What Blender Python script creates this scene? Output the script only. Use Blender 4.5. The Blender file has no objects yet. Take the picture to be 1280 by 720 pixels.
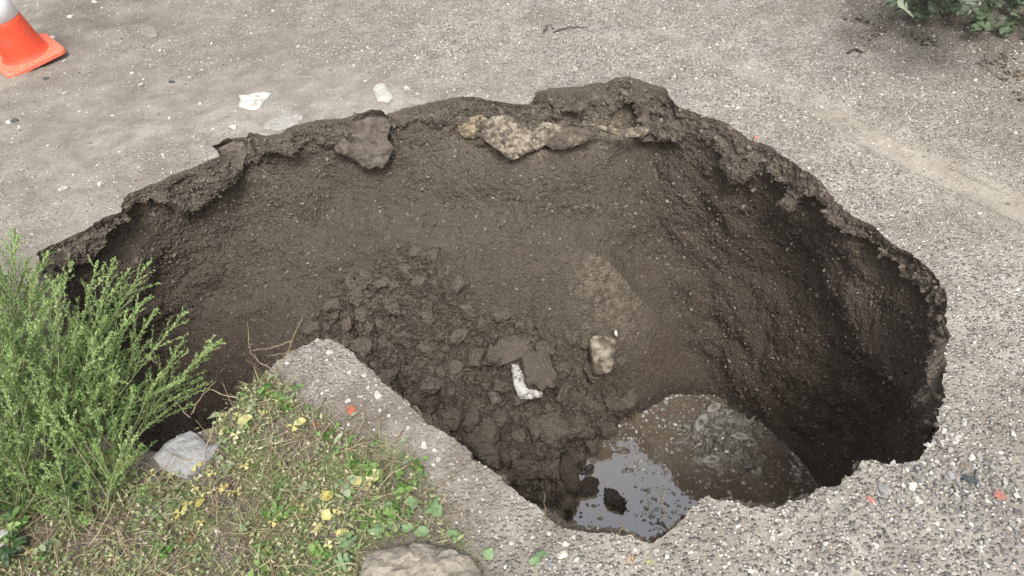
import bpy, bmesh, math, random
import numpy as np
from mathutils import Vector, Matrix, geometry

random.seed(7)
rng = np.random.default_rng(11)
scene = bpy.context.scene
col = scene.collection
R_ = math.radians

# ------------------------------------------------------------------ camera
F_PX, CAM_H = 931.0, 1.6
PITCH, ROLL = R_(43), R_(6)
fwd = np.array([0, math.cos(PITCH), -math.sin(PITCH)])
r0 = np.array([1.0, 0, 0]); u0 = np.array([0, math.sin(PITCH), math.cos(PITCH)])
RT = r0*math.cos(ROLL) - u0*math.sin(ROLL)
UP = r0*math.sin(ROLL) + u0*math.cos(ROLL)
CAM = np.array([0, 0, CAM_H])
cam = bpy.data.cameras.new('camera'); cam.sensor_width = 36; cam.lens = 36*F_PX/1280
cam.clip_start = 0.02; cam.clip_end = 500
cam_ob = bpy.data.objects.new('camera', cam); col.objects.link(cam_ob)
M = Matrix.Identity(4)
for i in range(3):
    M[i][0], M[i][1], M[i][2], M[i][3] = RT[i], UP[i], -fwd[i], CAM[i]
cam_ob.matrix_world = M
scene.camera = cam_ob

# ------------------------------------------------------------------ world, sun, exposure
SUN_EL, SUN_AZ = R_(55), R_(176)          # azimuth from +Y towards +X : behind the camera
w = bpy.data.worlds.new('World'); scene.world = w; w.use_nodes = True
nt = w.node_tree; nt.nodes.clear()
sky = nt.nodes.new('ShaderNodeTexSky'); sky.sky_type = 'NISHITA'; sky.sun_disc = False
sky.sun_elevation = SUN_EL; sky.sun_rotation = SUN_AZ
sky.air_density = 1.0; sky.dust_density = 6.0; sky.ozone_density = 1.0
hs = nt.nodes.new('ShaderNodeHueSaturation'); hs.inputs['Saturation'].default_value = 0.34   # overcast
bg = nt.nodes.new('ShaderNodeBackground'); bg.inputs[1].default_value = 0.15
wo = nt.nodes.new('ShaderNodeOutputWorld')
nt.links.new(sky.outputs[0], hs.inputs['Color']); nt.links.new(hs.outputs[0], bg.inputs[0]); nt.links.new(bg.outputs[0], wo.inputs[0])
sun = bpy.data.lights.new('sun', 'SUN'); sun.energy = 1.3; sun.angle = R_(14); sun.color = (1, .96, .9)
sun_ob = bpy.data.objects.new('sun', sun); col.objects.link(sun_ob)
sdir = Vector((math.sin(SUN_AZ)*math.cos(SUN_EL), math.cos(SUN_AZ)*math.cos(SUN_EL), math.sin(SUN_EL)))
sun_ob.rotation_euler = (-sdir).to_track_quat('-Z', 'Y').to_euler(); sun_ob.location = sdir*20
scene.view_settings.view_transform = 'Standard'; scene.view_settings.look = 'None'
scene.view_settings.gamma = 1; scene.view_settings.use_curve_mapping = False
scene.view_settings.exposure = 0.6
scene.cycles.max_bounces = 6

# ------------------------------------------------------------------ helpers
def px(u, v, z=0.0):
    d = fwd + RT*(u-640)/F_PX + UP*(360-v)/F_PX
    return CAM + d*((z-CAM_H)/d[2])

def proj(P):
    d = P - CAM
    k = d@fwd
    return 640 + F_PX*(d@RT)/k, 360 - F_PX*(d@UP)/k, k

def px_plane(u, v, p0, n):
    d = fwd + RT*(u-640)/F_PX + UP*(360-v)/F_PX
    return CAM + d*(np.dot(np.asarray(p0)-CAM, n)/np.dot(d, n))

_perm = np.random.default_rng(3).permutation(256).astype(np.int64)
_grad = np.random.default_rng(4).normal(size=(256, 3)); _grad /= np.linalg.norm(_grad, axis=1)[:, None]
_rotm = np.linalg.qr(np.random.default_rng(8).normal(size=(3, 3)))[0]
def pnoise(P, seed=0):
    P = np.asarray(P, float)@_rotm + seed*17.37
    i = np.floor(P).astype(np.int64); f = P - i
    w_ = f*f*f*(f*(f*6-15)+10)
    out = 0.0
    for dx in (0, 1):
        for dy in (0, 1):
            for dz in (0, 1):
                h = _perm[(_perm[(_perm[(i[:, 0]+dx) & 255] + i[:, 1]+dy) & 255] + i[:, 2]+dz) & 255]
                g = _grad[h]
                dot = g[:, 0]*(f[:, 0]-dx)+g[:, 1]*(f[:, 1]-dy)+g[:, 2]*(f[:, 2]-dz)
                wt = (w_[:, 0] if dx else 1-w_[:, 0])*(w_[:, 1] if dy else 1-w_[:, 1])*(w_[:, 2] if dz else 1-w_[:, 2])
                out = out + wt*dot
    return out*1.5
def fbm(P, o=4, gain=.5, seed=0):
    P = np.asarray(P, float); a = 1; s = 0
    for k in range(o):
        s = s + a*pnoise(P, seed+k); P = P*2.03; a *= gain
    return s
def worley(P, seed=0):
    """cell noise: (distance to nearest, gap to the second, random of the cell)"""
    P = np.asarray(P, float)+seed*7.13; i0 = np.floor(P).astype(np.int64)
    d1 = np.full(len(P), 9.); d2 = np.full(len(P), 9.); rid = np.zeros(len(P))
    for dx in (-1, 0, 1):
        for dy in (-1, 0, 1):
            for dz in (-1, 0, 1):
                c = i0+np.array([dx, dy, dz]); h = _perm[(_perm[(_perm[c[:, 0] & 255]+c[:, 1]) & 255]+c[:, 2]) & 255]
                o = np.stack([_perm[(h+k) & 255] for k in (17, 71, 133)], 1)/255.
                d = np.linalg.norm(c+o-P, axis=1); n = d < d1
                d2 = np.where(n, d1, np.minimum(d2, d)); rid = np.where(n, h/255., rid); d1 = np.where(n, d, d1)
    return d1, d2-d1, rid
def p3(xy, z=0.0):
    xy = np.atleast_2d(xy)
    return np.c_[xy[:, 0], xy[:, 1], np.full(len(xy), z) if np.isscalar(z) else z]

def tag(o, label=None, cat=None, group=None, kind=None):
    if label: o['label'] = label
    if cat: o['category'] = cat
    if group: o['group'] = group
    if kind: o['kind'] = kind
    return o
def empty(name, loc, label, cat, group=None):
    o = bpy.data.objects.new(name, None); col.objects.link(o); o.location = tuple(loc); o.empty_display_size = .05
    return tag(o, label, cat, group)
def link(name, me, parent=None):
    o = bpy.data.objects.new(name, me); col.objects.link(o)
    if parent is not None: o.parent = parent
    return o
def mesh_np(name, V, T, mat, smooth=False, attr=None):
    V = np.ascontiguousarray(V, np.float32); T = np.ascontiguousarray(T, np.int32)
    me = bpy.data.meshes.new(name)
    k = T.shape[1]
    me.vertices.add(len(V)); me.vertices.foreach_set('co', V.ravel())
    me.loops.add(T.size); me.polygons.add(len(T))
    me.polygons.foreach_set('loop_start', np.arange(0, T.size, k, dtype=np.int32))
    me.loops.foreach_set('vertex_index', T.ravel())
    me.polygons.foreach_set('use_smooth', np.full(len(T), smooth, bool))
    if attr is not None:
        a = me.attributes.new('zone', 'FLOAT_COLOR', 'POINT')
        a.data.foreach_set('color', np.ascontiguousarray(attr, np.float32).ravel())
    me.update(calc_edges=True); me.validate()
    if mat: me.materials.append(mat)
    return me

class Acc:
    def __init__(s): s.v = []; s.t = []; s.n = 0
    def add(s, V, T):
        V = np.asarray(V, float).reshape(-1, 3); T = np.asarray(T, int).reshape(-1, 3)
        s.v.append(V); s.t.append(T+s.n); s.n += len(V)
    def mesh(s, name, mat, smooth=False, origin=(0, 0, 0)):
        return mesh_np(name, np.concatenate(s.v)-np.asarray(origin), np.concatenate(s.t), mat, smooth)
    def build(s, name, mat, parent=None, smooth=False, origin=(0, 0, 0)):
        return link(name, s.mesh(name, mat, smooth, origin), parent)

def tube(acc, pts, rad, sides=5):
    pts = np.asarray(pts, float); n = len(pts)
    rad = np.full(n, rad) if np.isscalar(rad) else np.asarray(rad)
    tg = np.gradient(pts, axis=0); tg /= np.linalg.norm(tg, axis=1)[:, None]+1e-9
    ref = np.array([.31, .22, .92]) if abs(tg[0, 2]) < .85 else np.array([1., .1, 0])
    a = np.cross(tg, ref); a /= np.linalg.norm(a, axis=1)[:, None]+1e-9
    b = np.cross(tg, a)
    ang = np.linspace(0, 2*np.pi, sides, endpoint=False)
    V = pts[:, None, :] + rad[:, None, None]*(np.cos(ang)[None, :, None]*a[:, None, :]+np.sin(ang)[None, :, None]*b[:, None, :])
    T = []
    for i in range(n-1):
        for j in range(sides):
            p, q = i*sides+j, i*sides+(j+1) % sides
            T += [(p, q, q+sides), (p, q+sides, p+sides)]
    k = n*sides
    V = np.concatenate([V.reshape(-1, 3), pts[:1], pts[-1:]])
    for j in range(sides):
        T.append((k, (j+1) % sides, j)); T.append((k+1, (n-1)*sides+j, (n-1)*sides+(j+1) % sides))
    acc.add(V, T)

def leaves(acc, P, D, N, L, Wd, fold=.25, droop=.0):
    """batch of pointed leaves: base P, direction D, up N (all n x 3)"""
    n = len(P)
    D = D/(np.linalg.norm(D, axis=1)[:, None]+1e-9)
    S = np.cross(D, N); S /= np.linalg.norm(S, axis=1)[:, None]+1e-9
    U = np.cross(S, D)
    L = np.broadcast_to(L, n)[:, None]; Wd = np.broadcast_to(Wd, n)[:, None]
    a = P; m = P+D*L*.5 - U*Wd*fold*.6
    l1 = P+D*L*.42+S*Wd*.5+U*Wd*fold; r1 = P+D*L*.42-S*Wd*.5+U*Wd*fold
    t = P+D*L-U*L*droop
    V = np.stack([a, l1, m, r1, t], 1).reshape(-1, 3)
    base = np.array([[0, 1, 2], [0, 2, 3], [1, 4, 2], [2, 4, 3]])[::1]
    T = (base[None]+np.arange(n)[:, None, None]*5).reshape(-1, 3)
    acc.add(V, T)

def randrot(n):
    q = rng.normal(size=(n, 4)); q /= np.linalg.norm(q, axis=1)[:, None]
    w_, x, y, z = q.T
    return np.stack([np.stack([1-2*(y*y+z*z), 2*(x*y-z*w_), 2*(x*z+y*w_)], 1),
                     np.stack([2*(x*y+z*w_), 1-2*(x*x+z*z), 2*(y*z-x*w_)], 1),
                     np.stack([2*(x*z-y*w_), 2*(y*z+x*w_), 1-2*(x*x+y*y)], 1)], 1)
def scatter(acc, templates, P, S, flat=None):
    """copies of small meshes: P n x3, S n (size); flat: z squash"""
    n = len(P); k = rng.integers(0, len(templates), n)
    for i, (V, T) in enumerate(templates):
        m = np.where(k == i)[0]
        if not len(m): continue
        Rm = randrot(len(m))
        X = np.einsum('nij,vj->nvi', Rm, V)*S[m][:, None, None]
        if flat is not None: X[:, :, 2] *= flat
        X += P[m][:, None, :]
        acc.add(X.reshape(-1, 3), (T[None]+np.arange(len(m))[:, None, None]*len(V)).reshape(-1, 3))

def ico(sub):
    bm = bmesh.new(); bmesh.ops.create_icosphere(bm, subdivisions=sub, radius=1)
    V = np.array([v.co[:] for v in bm.verts]); T = np.array([[v.index for v in f.verts] for f in bm.faces]); bm.free()
    return V, T
ICO = {k: ico(k) for k in (1, 2, 3, 4)}
def chunk(seed, sub=2, planes=14, soft=14, rough=.06, sq=(1, .85, .7)):
    g = np.random.default_rng(seed)
    V, T = ICO[sub]
    ax = np.vstack([np.eye(3), -np.eye(3)])+g.normal(0, .28, (6, 3))          # a broken block: six uneven faces and a few cuts
    n = np.vstack([ax, g.normal(size=(max(planes-6, 1), 3))]); n /= np.linalg.norm(n, axis=1)[:, None]
    d = np.r_[g.uniform(.6, .85, 6), g.uniform(.65, .95, len(n)-6)]
    c = np.maximum(V@n.T, .001)/d
    r = 1/np.power((c**soft).sum(1), 1/soft)
    r = np.minimum(r, 1.25)
    X = V*r[:, None]
    wk = worley(X*2.6+seed, 6)
    X = X*(1+rough*fbm(X*2.2+seed, 3)[:, None]+rough*.5*pnoise(X*7+seed, 5)[:, None]+(rough*1.1*(wk[2]-.5)*np.clip(wk[1]*4, 0, 1))[:, None])
    if sub >= 4:
        w2 = worley(X*6.5+seed, 8); X = X*(1+rough*.55*(w2[2]-.5)*np.clip(w2[1]*4, 0, 1)-rough*.12*np.exp(-(w2[1]/.08)**2)+rough*.35*fbm(X*11, 3, .6, seed=9))[:, None]
    return X*np.array(sq), T
def hull_pebble(seed, npt=9):
    g = np.random.default_rng(seed); bm = bmesh.new()
    p = g.normal(size=(npt, 3)); p /= np.linalg.norm(p, axis=1)[:, None]; p *= np.array([1, .8, .6])*g.uniform(.8, 1.1, (npt, 1))
    for q in p: bm.verts.new(q)
    r = bmesh.ops.convex_hull(bm, input=bm.verts[:])
    bmesh.ops.delete(bm, geom=[v for v in bm.verts if not v.link_faces], context='VERTS')
    bmesh.ops.triangulate(bm, faces=bm.faces[:]); bm.verts.index_update()
    V = np.array([v.co[:] for v in bm.verts]); T = np.array([[v.index for v in f.verts] for f in bm.faces]); bm.free()
    return V, T
PEB = [hull_pebble(s) for s in range(24)]
CRUMB = [chunk(100+s, 1, planes=9, soft=40, rough=.12) for s in range(14)]

# ------------------------------------------------------------------ materials
def mat_new(name):
    m = bpy.data.materials.new(name); m.use_nodes = True; n = m.node_tree
    b = n.nodes['Principled BSDF']
    return m, n, b
class NB:
    def __init__(s, n): s.n = n
    def node(s, t, **k):
        o = s.n.nodes.new(t)
        for a, v in k.items(): setattr(o, a, v)
        return o
    def set(s, o, key, v):
        if hasattr(v, 'bl_idname') and not isinstance(v, (float, int, tuple)): s.n.links.new(v, o.inputs[key])
        elif isinstance(v, bpy.types.NodeSocket): s.n.links.new(v, o.inputs[key])
        else: o.inputs[key].default_value = v
    def coord(s): return s.node('ShaderNodeTexCoord').outputs['Object']
    def geo(s): return s.node('ShaderNodeNewGeometry')
    def noise(s, vec, scale, detail=4, rough=.55):
        o = s.node('ShaderNodeTexNoise'); s.n.links.new(vec, o.inputs['Vector']); o.inputs['Scale'].default_value = scale
        o.inputs['Detail'].default_value = detail; o.inputs['Roughness'].default_value = rough; return o.outputs[0]
    def vor(s, vec, scale, out='Distance', feature='F1', rnd=1):
        o = s.node('ShaderNodeTexVoronoi', feature=feature); s.n.links.new(vec, o.inputs['Vector']); o.inputs['Scale'].default_value = scale
        o.inputs['Randomness'].default_value = rnd
        return o.outputs[out]
    def ramp(s, fac, stops, interp='LINEAR'):
        o = s.node('ShaderNodeValToRGB'); o.color_ramp.interpolation = interp
        e = o.color_ramp.elements
        while len(e) < len(stops): e.new(.5)
        for q, (p, c) in zip(e, stops):
            q.position = p; q.color = (c if hasattr(c, '__len__') else (c, c, c))[:3] + (1,) if hasattr(c, '__len__') else (c, c, c, 1)
        s.n.links.new(fac, o.inputs[0]); return o.outputs[0]
    def mix(s, fac, a, b, mode='MIX'):
        o = s.node('ShaderNodeMix', data_type='RGBA', blend_type=mode)
        for key, v in ((0, fac), (6, a), (7, b)):
            if isinstance(v, bpy.types.NodeSocket): s.n.links.new(v, o.inputs[key])
            else: o.inputs[key].default_value = (tuple(v)+(1,) if hasattr(v, '__len__') else v)
        return o.outputs[2]
    def math(s, op, a, b=0.0, clamp=False):
        o = s.node('ShaderNodeMath', operation=op, use_clamp=clamp)
        for i, v in enumerate((a, b)):
            if isinstance(v, bpy.types.NodeSocket): s.n.links.new(v, o.inputs[i])
            else: o.inputs[i].default_value = v
        return o.outputs[0]
    def bump(s, h, strength, dist, prev=None):
        o = s.node('ShaderNodeBump'); s.n.links.new(h, o.inputs['Height']); o.inputs['Strength'].default_value = strength
        o.inputs['Distance'].default_value = dist
        if prev is not None: s.n.links.new(prev, o.inputs['Normal'])
        return o.outputs[0]

def mat_ground():
    m, n, b = mat_new('gravel_dust'); k = NB(n); c = k.coord()
    at = k.node('ShaderNodeAttribute', attribute_name='zone'); sep = k.node('ShaderNodeSeparateColor')
    n.links.new(at.outputs['Color'], sep.inputs[0]); sand, grav, damp_dark = sep.outputs
    big = k.noise(c, 1.3, 5); mid = k.noise(c, 9, 6, .65); fine = k.noise(c, 90, 4, .7)
    base = k.mix(k.ramp(big, [(.35, 0.), (.65, 1.)]), (.335, .307, .264), (.40, .370, .322))
    base = k.mix(k.ramp(mid, [(.42, 0.), (.66, 1.)]), base, (.22, .194, .162))
    base = k.mix(k.ramp(fine, [(.5, 0.), (.72, .8)]), base, (.13, .118, .102))
    cell = k.vor(c, 105, 'Color'); cd = k.vor(c, 105); s1 = k.node('ShaderNodeSeparateColor'); n.links.new(cell, s1.inputs[0])
    stone = k.ramp(s1.outputs[0], [(0, (.10, .095, .085)), (.3, (.22, .208, .185)), (.7, (.40, .38, .34)), (1, (.66, .635, .585))])
    cell2 = k.vor(c, 48, 'Color'); cd2 = k.vor(c, 48); s2 = k.node('ShaderNodeSeparateColor'); n.links.new(cell2, s2.inputs[0])
    big2 = k.noise(c, 3.1, 5, .6)
    base = k.mix(k.math('MULTIPLY', k.ramp(big2, [(.48, 0.), (.66, 1.)]), .75), base, (.205, .175, .142))
    gm = k.math('MULTIPLY', grav, k.ramp(cd, [(.35, 1.), (.55, 0.)]))
    gm = k.math('MULTIPLY', gm, k.ramp(s1.outputs[1], [(.15, 0.), (.2, 1.)]))
    colr = k.mix(gm, base, stone)
    colr = k.mix(k.math('MULTIPLY', sand, .42), colr, k.mix(k.noise(c, 30, 4), (.375, .33, .27), (.42, .375, .31)))
    colr = k.mix(k.math('MULTIPLY', damp_dark, .85), colr, k.mix(k.noise(c, 22, 5), (.09, .075, .058), (.2, .17, .135)))
    n.links.new(colr, b.inputs['Base Color']); b.inputs['Roughness'].default_value = .92
    h = k.math('ADD', k.math('MULTIPLY', k.math('MULTIPLY', gm, k.math('SUBTRACT', 1., cd)), .9), k.math('MULTIPLY', fine, .5))
    h = k.math('ADD', h, k.math('MULTIPLY', mid, 1.2))
    # tyre marks pressed into the track
    def dotp(d_, off): 
        o = k.node('ShaderNodeVectorMath', operation='DOT_PRODUCT'); n.links.new(c, o.inputs[0]); o.inputs[1].default_value = (d_[0], d_[1], 0)
        return k.math('SUBTRACT', o.outputs['Value'], off)
    A2 = px(812, 28)[:2]; B2 = px(1290, 268)[:2]; d2 = (B2-A2)/np.linalg.norm(B2-A2); n2 = np.array([-d2[1], d2[0]])
    ta = dotp(d2, float(A2@d2)); tt = dotp(n2, float(A2@n2))
    def band(c_, w_): return k.ramp(k.math('DIVIDE', k.math('ABSOLUTE', k.math('SUBTRACT', tt, c_)), w_), [(.5, 1.), (1., 0.)])
    brk = k.ramp(k.noise(c, 5.5, 4), [(.5, 0.), (.6, 1.)])
    lug = k.math('GREATER_THAN', k.math('SINE', k.math('ADD', k.math('MULTIPLY', ta, 2*math.pi/.034), k.math('MULTIPLY', tt, 60.))), .1)
    press = k.math('MULTIPLY', k.math('MULTIPLY', lug, band(-.055, .022)), k.ramp(k.noise(c, 2.3, 3), [(.42, 0.), (.5, 1.)]))
    groove = k.math('MULTIPLY', k.math('ADD', band(.052, .007), k.math('MULTIPLY', band(-.09, .006), .6)), brk)
    ext = k.math('GREATER_THAN', ta, -.3)
    press = k.math('MULTIPLY', press, ext); groove = k.math('MULTIPLY', groove, ext)
    h = k.math('SUBTRACT', h, k.math('ADD', k.math('MULTIPLY', press, .9), k.math('MULTIPLY', groove, .8)))
    n.links.new(k.bump(h, 1., .010), b.inputs['Normal']); return m
def mat_soil(name, wet=False, lighter=1.0):
    m, n, b = mat_new(name); k = NB(n)
    geo = k.geo(); c = geo.outputs['Position']
    big = k.noise(c, 2.2, 5); mid = k.noise(c, 14, 6, .65); fine = k.noise(c, 130, 4, .7)
    at = k.node('ShaderNodeAttribute', attribute_name='zone'); sep = k.node('ShaderNodeSeparateColor')
    n.links.new(at.outputs['Color'], sep.inputs[0]); damp_dark, crust, pale = sep.outputs
    L = lighter
    dry = k.mix(mid, (.080*L, .065*L, .049*L), (.138*L, .114*L, .088*L))
    wetc = k.mix(mid, (.073*L, .053*L, .038*L), (.118*L, .089*L, .066*L))
    if wet: colr = wetc
    else:
        dm = k.math('ADD', damp_dark, k.math('MULTIPLY', k.math('SUBTRACT', big, .5), 1.5), True)
        colr = k.mix(dm, dry, wetc)
        vm = k.node('ShaderNodeVectorMath', operation='MULTIPLY'); n.links.new(c, vm.inputs[0]); vm.inputs[1].default_value = (1, 1, 5)
        lay = k.noise(vm.outputs[0], 13, 5, .65)
        colr = k.mix(k.math('MULTIPLY', crust, .85), colr, k.mix(k.ramp(lay, [(.35, 0.), (.68, 1.)]), (.062, .049, .037), (.20, .167, .13)))
        colr = k.mix(k.math('MULTIPLY', pale, k.ramp(k.noise(c, 30, 5, .7), [(.4, 0.), (.6, 1.)])), colr, (.36, .31, .235))
    cd = k.vor(c, 75); cc = k.vor(c, 75, 'Color'); s = k.node('ShaderNodeSeparateColor'); n.links.new(cc, s.inputs[0])
    sp = k.math('MULTIPLY', k.ramp(cd, [(.25, 1.), (.36, 0.)]), k.ramp(s.outputs[0], [(.72, 0.), (.8, 1.)]))
    colr = k.mix(k.math('MULTIPLY', sp, .5), colr, k.mix(s.outputs[1], (.15, .128, .1), (.32, .285, .235)))
    colr = k.mix(k.ramp(fine, [(.5, 0.), (.75, .55)]), colr, (.045, .034, .026))
    n.links.new(colr, b.inputs['Base Color'])
    sz = k.node('ShaderNodeSeparateXYZ'); n.links.new(c, sz.inputs[0])
    soak = k.ramp(k.math('ADD', k.math('MULTIPLY', k.math('ADD', sz.outputs[2], 1.25), 8.), k.math('MULTIPLY', k.math('SUBTRACT', mid, .5), .8)), [(.15, 1.), (.6, 0.)])
    colr = k.mix(k.math('MULTIPLY', soak, .75), colr, (.036, .028, .021))
    n.links.new(colr, b.inputs['Base Color'])
    n.links.new(k.ramp(soak, [(0., .88), (1., .38)]), b.inputs['Roughness'])
    h = k.math('ADD', k.math('MULTIPLY', fine, .35), k.math('MULTIPLY', k.noise(c, 45, 5, .7), .9))
    h = k.math('ADD', h, k.math('MULTIPLY', sp, .5))
    h = k.math('ADD', h, k.math('MULTIPLY', k.math('SUBTRACT', 1., k.vor(c, 95)), .55))
    n.links.new(k.bump(h, 1., .018), b.inputs['Normal']); return m
def mat_island(name, stops, rough=.85, bumpd=.002, bscale=150, mottle=.25):
    m, n, b = mat_new(name); k = NB(n); g = k.geo(); c = k.coord()
    colr = k.ramp(g.outputs['Random Per Island'], stops)
    nz = k.noise(c, bscale*.6, 4)
    colr = k.mix(k.math('MULTIPLY', k.ramp(nz, [(.4, 0.), (.7, 1.)]), mottle), colr, (.08, .07, .055))
    n.links.new(colr, b.inputs['Base Color']); b.inputs['Roughness'].default_value = rough
    n.links.new(k.bump(k.noise(c, bscale, 3), .6, bumpd), b.inputs['Normal']); return m
def mat_rock(name, a, bcol, cdirt, dirt=.5, scale=18, rough=.85):
    m, n, b = mat_new(name); k = NB(n); c = k.geo().outputs['Position']
    nz = k.noise(c, scale, 6, .65); n2 = k.noise(c, scale*3.1, 5, .7); f = k.noise(c, 240, 3)
    colr = k.mix(k.ramp(n2, [(.35, 0.), (.65, 1.)]), a, bcol)
    colr = k.mix(k.ramp(nz, [(dirt-.06, 1.), (dirt+.08, 0.)]), colr, cdirt)
    colr = k.mix(k.ramp(f, [(.55, 0.), (.75, .5)]), colr, (.1, .09, .075))
    n.links.new(colr, b.inputs['Base Color']); b.inputs['Roughness'].default_value = rough
    n.links.new(k.bump(k.math('ADD', n2, k.math('MULTIPLY', f, .4)), .8, .006), b.inputs['Normal']); return m
def mat_leaf(name, stops, trans=.25, rough=.6, vein=0):
    m, n, b = mat_new(name); k = NB(n); g = k.geo(); c = k.coord()
    oi = k.node('ShaderNodeObjectInfo')
    v = k.math('FRACT', k.math('ADD', g.outputs['Random Per Island'], oi.outputs['Random']))
    colr = k.ramp(v, stops)
    nz = k.noise(c, 60, 3)
    colr = k.mix(k.ramp(nz, [(.45, 0.), (.8, .35)]), colr, tuple(x*.45 for x in stops[0][1]))
    n.links.new(colr, b.inputs['Base Color']); b.inputs['Roughness'].default_value = rough
    tr = k.node('ShaderNodeBsdfTranslucent'); n.links.new(colr, tr.inputs[0])
    mx = k.node('ShaderNodeMixShader'); mx.inputs[0].default_value = trans
    n.links.new(b.outputs[0], mx.inputs[1]); n.links.new(tr.outputs[0], mx.inputs[2])
    n.links.new(mx.outputs[0], n.nodes['Material Output'].inputs[0]); return m

MG = mat_ground()
MS = mat_soil('damp_soil')
MCLOD = mat_soil('clod_soil', wet=False, lighter=1.3)
MMUD = mat_soil('wet_mud', wet=True, lighter=.8)
MGRAV = mat_island('gravel_stones', [(0, (.14, .13, .112)), (.12, (.22, .203, .175)), (.45, (.335, .31, .265)), (.75, (.44, .418, .372)), (.92, (.58, .555, .51)), (1, (.76, .74, .69))])
MGREY = mat_island('grey_stones', [(0, (.11, .108, .105)), (.3, (.19, .185, .178)), (.7, (.27, .262, .25)), (.9, (.38, .368, .345)), (1, (.66, .64, .6))])
MCRUMB = mat_island('soil_crumbs', [(0, (.05, .038, .028)), (.6, (.095, .073, .054)), (.93, (.14, .112, .085)), (1, (.3, .26, .21))])
MWHITE = mat_rock('white_stone', (.68, .65, .59), (.52, .49, .43), (.34, .305, .25), .42, 40)
MLIME = mat_rock('limestone', (.40, .35, .275), (.25, .208, .16), (.125, .1, .077), .47, 30)
MTAN = mat_rock('tan_rock', (.36, .295, .2), (.26, .205, .135), (.13, .105, .078), .46, 26)
MGROCK = mat_rock('grey_concrete', (.32, .32, .315), (.25, .25, .245), (.19, .18, .16), .34, 12)
MBROCK = mat_rock('brown_concrete', (.36, .325, .27), (.27, .235, .19), (.19, .16, .125), .42, 34)
MBRICK = mat_rock('red_brick', (.5, .15, .095), (.42, .125, .08), (.3, .16, .11), .38, 60)
MTERRA = mat_rock('terracotta', (.27, .11, .055), (.2, .08, .045), (.14, .08, .05), .4, 60)
MDKSTONE = mat_rock('dark_green_stone', (.05, .06, .06), (.09, .105, .105), (.13, .13, .12), .3, 50)
MSLAB = mat_rock('asphalt_crust', (.15, .125, .1), (.105, .088, .07), (.085, .066, .05), .45, 14)
MTWIG = mat_rock('dry_twig', (.33, .26, .17), (.24, .18, .11), (.16, .11, .07), .4, 60)
MDKTWIG = mat_rock('dark_twig', (.09, .07, .05), (.06, .045, .032), (.05, .035, .025), .4, 60)

# ------------------------------------------------------------------ the rim of the sinkhole
RIMPX = [(48,316),(76,302),(93,294),(114,282),(131,271),(150,265),(153,246),(169,238),(193,228),(200,225),(231,212),(253,203),(273,196),
 (266,183),(283,172),(308,170),(312,164),(331,168),(353,166),(362,159),(384,153),(400,149),(434,148),(465,138),(476,138),(483,142),(514,134),
 (548,127),(579,121),(614,127),(641,131),(664,133),(669,117),(686,111),(724,110),(758,105),(769,100),(782,98),(803,103),(834,112),(839,127),
 (850,136),(874,142),(909,155),(940,176),(961,183),(988,203),(1012,217),(1030,236),(1047,256),(1074,275),(1092,282),(1116,304),(1140,318),(1164,339),
 (1179,363),(1186,383),(1185,404),(1184,432),(1182,468),(1179,500),(1176,527),(1167,551),(1150,568),(1129,579),(1112,583),(1095,582),(1081,578),(1067,591),
 (1050,603),(1026,613),(1005,627),(978,632),(950,636),(933,634),(923,629),(905,627),(885,620),(871,630),(854,648),(840,662),(813,676),(779,671),
 (745,665),(707,661),(693,655),(676,639),(652,620),(634,607),(614,591),(593,573),(579,558),(552,541),(531,524),(514,507),(500,493),(476,475),(469,466),
 (445,447),(428,432),(412,423),(396,422),(365,439),(345,452),(322,478),(297,505),(268,530),(240,545),(210,558),(180,566),(150,560),(120,525),(90,460),(62,390),(46,345)]
RIMC = np.array([px(*q)[:2] for q in RIMPX])
# anchors: rim pixel -> (x, y) of the wall's foot, lip thickness, lip overhang into the hole, undercut
ANCH = [((48,316),(-1.78,2.16),.13,.03,.05),((153,246),(-1.50,2.40),.15,.05,.07),((273,196),(-1.10,2.44),.11,.05,.06),((400,149),(-.75,2.52),.11,.07,.05),
 ((476,138),(-.45,2.53),.12,.06,.03),((579,121),(-.15,2.52),.10,.06,.03),((664,133),(.12,2.50),.12,.07,.05),((724,110),(.32,2.46),.17,.13,.06),((782,98),(.48,2.43),.19,.15,.08),((839,127),(.72,2.36),.15,.09,.07),
 ((909,155),(.86,2.27),.12,.07,.05),((961,183),(.95,2.15),.11,.06,.05),((1047,256),(1.07,1.99),.09,.04,.03),((1140,318),(1.17,1.77),.09,.04,.03),((1186,383),(1.22,1.54),.11,.03,.03),
 ((1176,527),(1.16,1.10),.16,.025,.04),((1112,583),(.95,.86),.10,.01,.04),((1005,627),(.66,.76),.06,.0,.02),((885,620),(.42,.80),.06,.0,.02),((840,662),(.28,.74),.06,.0,.02),((745,665),(.1,.78),.06,.0,.02),
 ((652,620),(-.10,.93),.08,.0,.02),((552,541),(-.30,1.13),.10,.0,.02),((476,475),(-.48,1.31),.12,.0,.03),((396,422),(-.62,1.48),.14,.02,.03),((345,452),(-.72,1.42),.12,.02,.03),
 ((240,545),(-.88,1.20),.10,.02,.03),((150,560),(-1.10,1.17),.10,.02,.03),((90,460),(-1.5,1.6),.10,.02,.03)]
def resample_closed(C, extra, step):
    C2 = np.vstack([C, C[:1]]); d = np.r_[0, np.cumsum(np.linalg.norm(np.diff(C2, axis=0), axis=1))]
    n = int(d[-1]/step); s = np.linspace(0, d[-1], n, endpoint=False)
    return np.c_[np.interp(s, d, C2[:, 0]), np.interp(s, d, C2[:, 1])], s, d
RIM, sarc, dcum = resample_closed(RIMC, None, .006)
NR = len(RIM); TOT = dcum[-1]
aidx = [RIMPX.index(a[0]) for a in ANCH]; as_ = np.array([dcum[i] for i in aidx])
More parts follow.
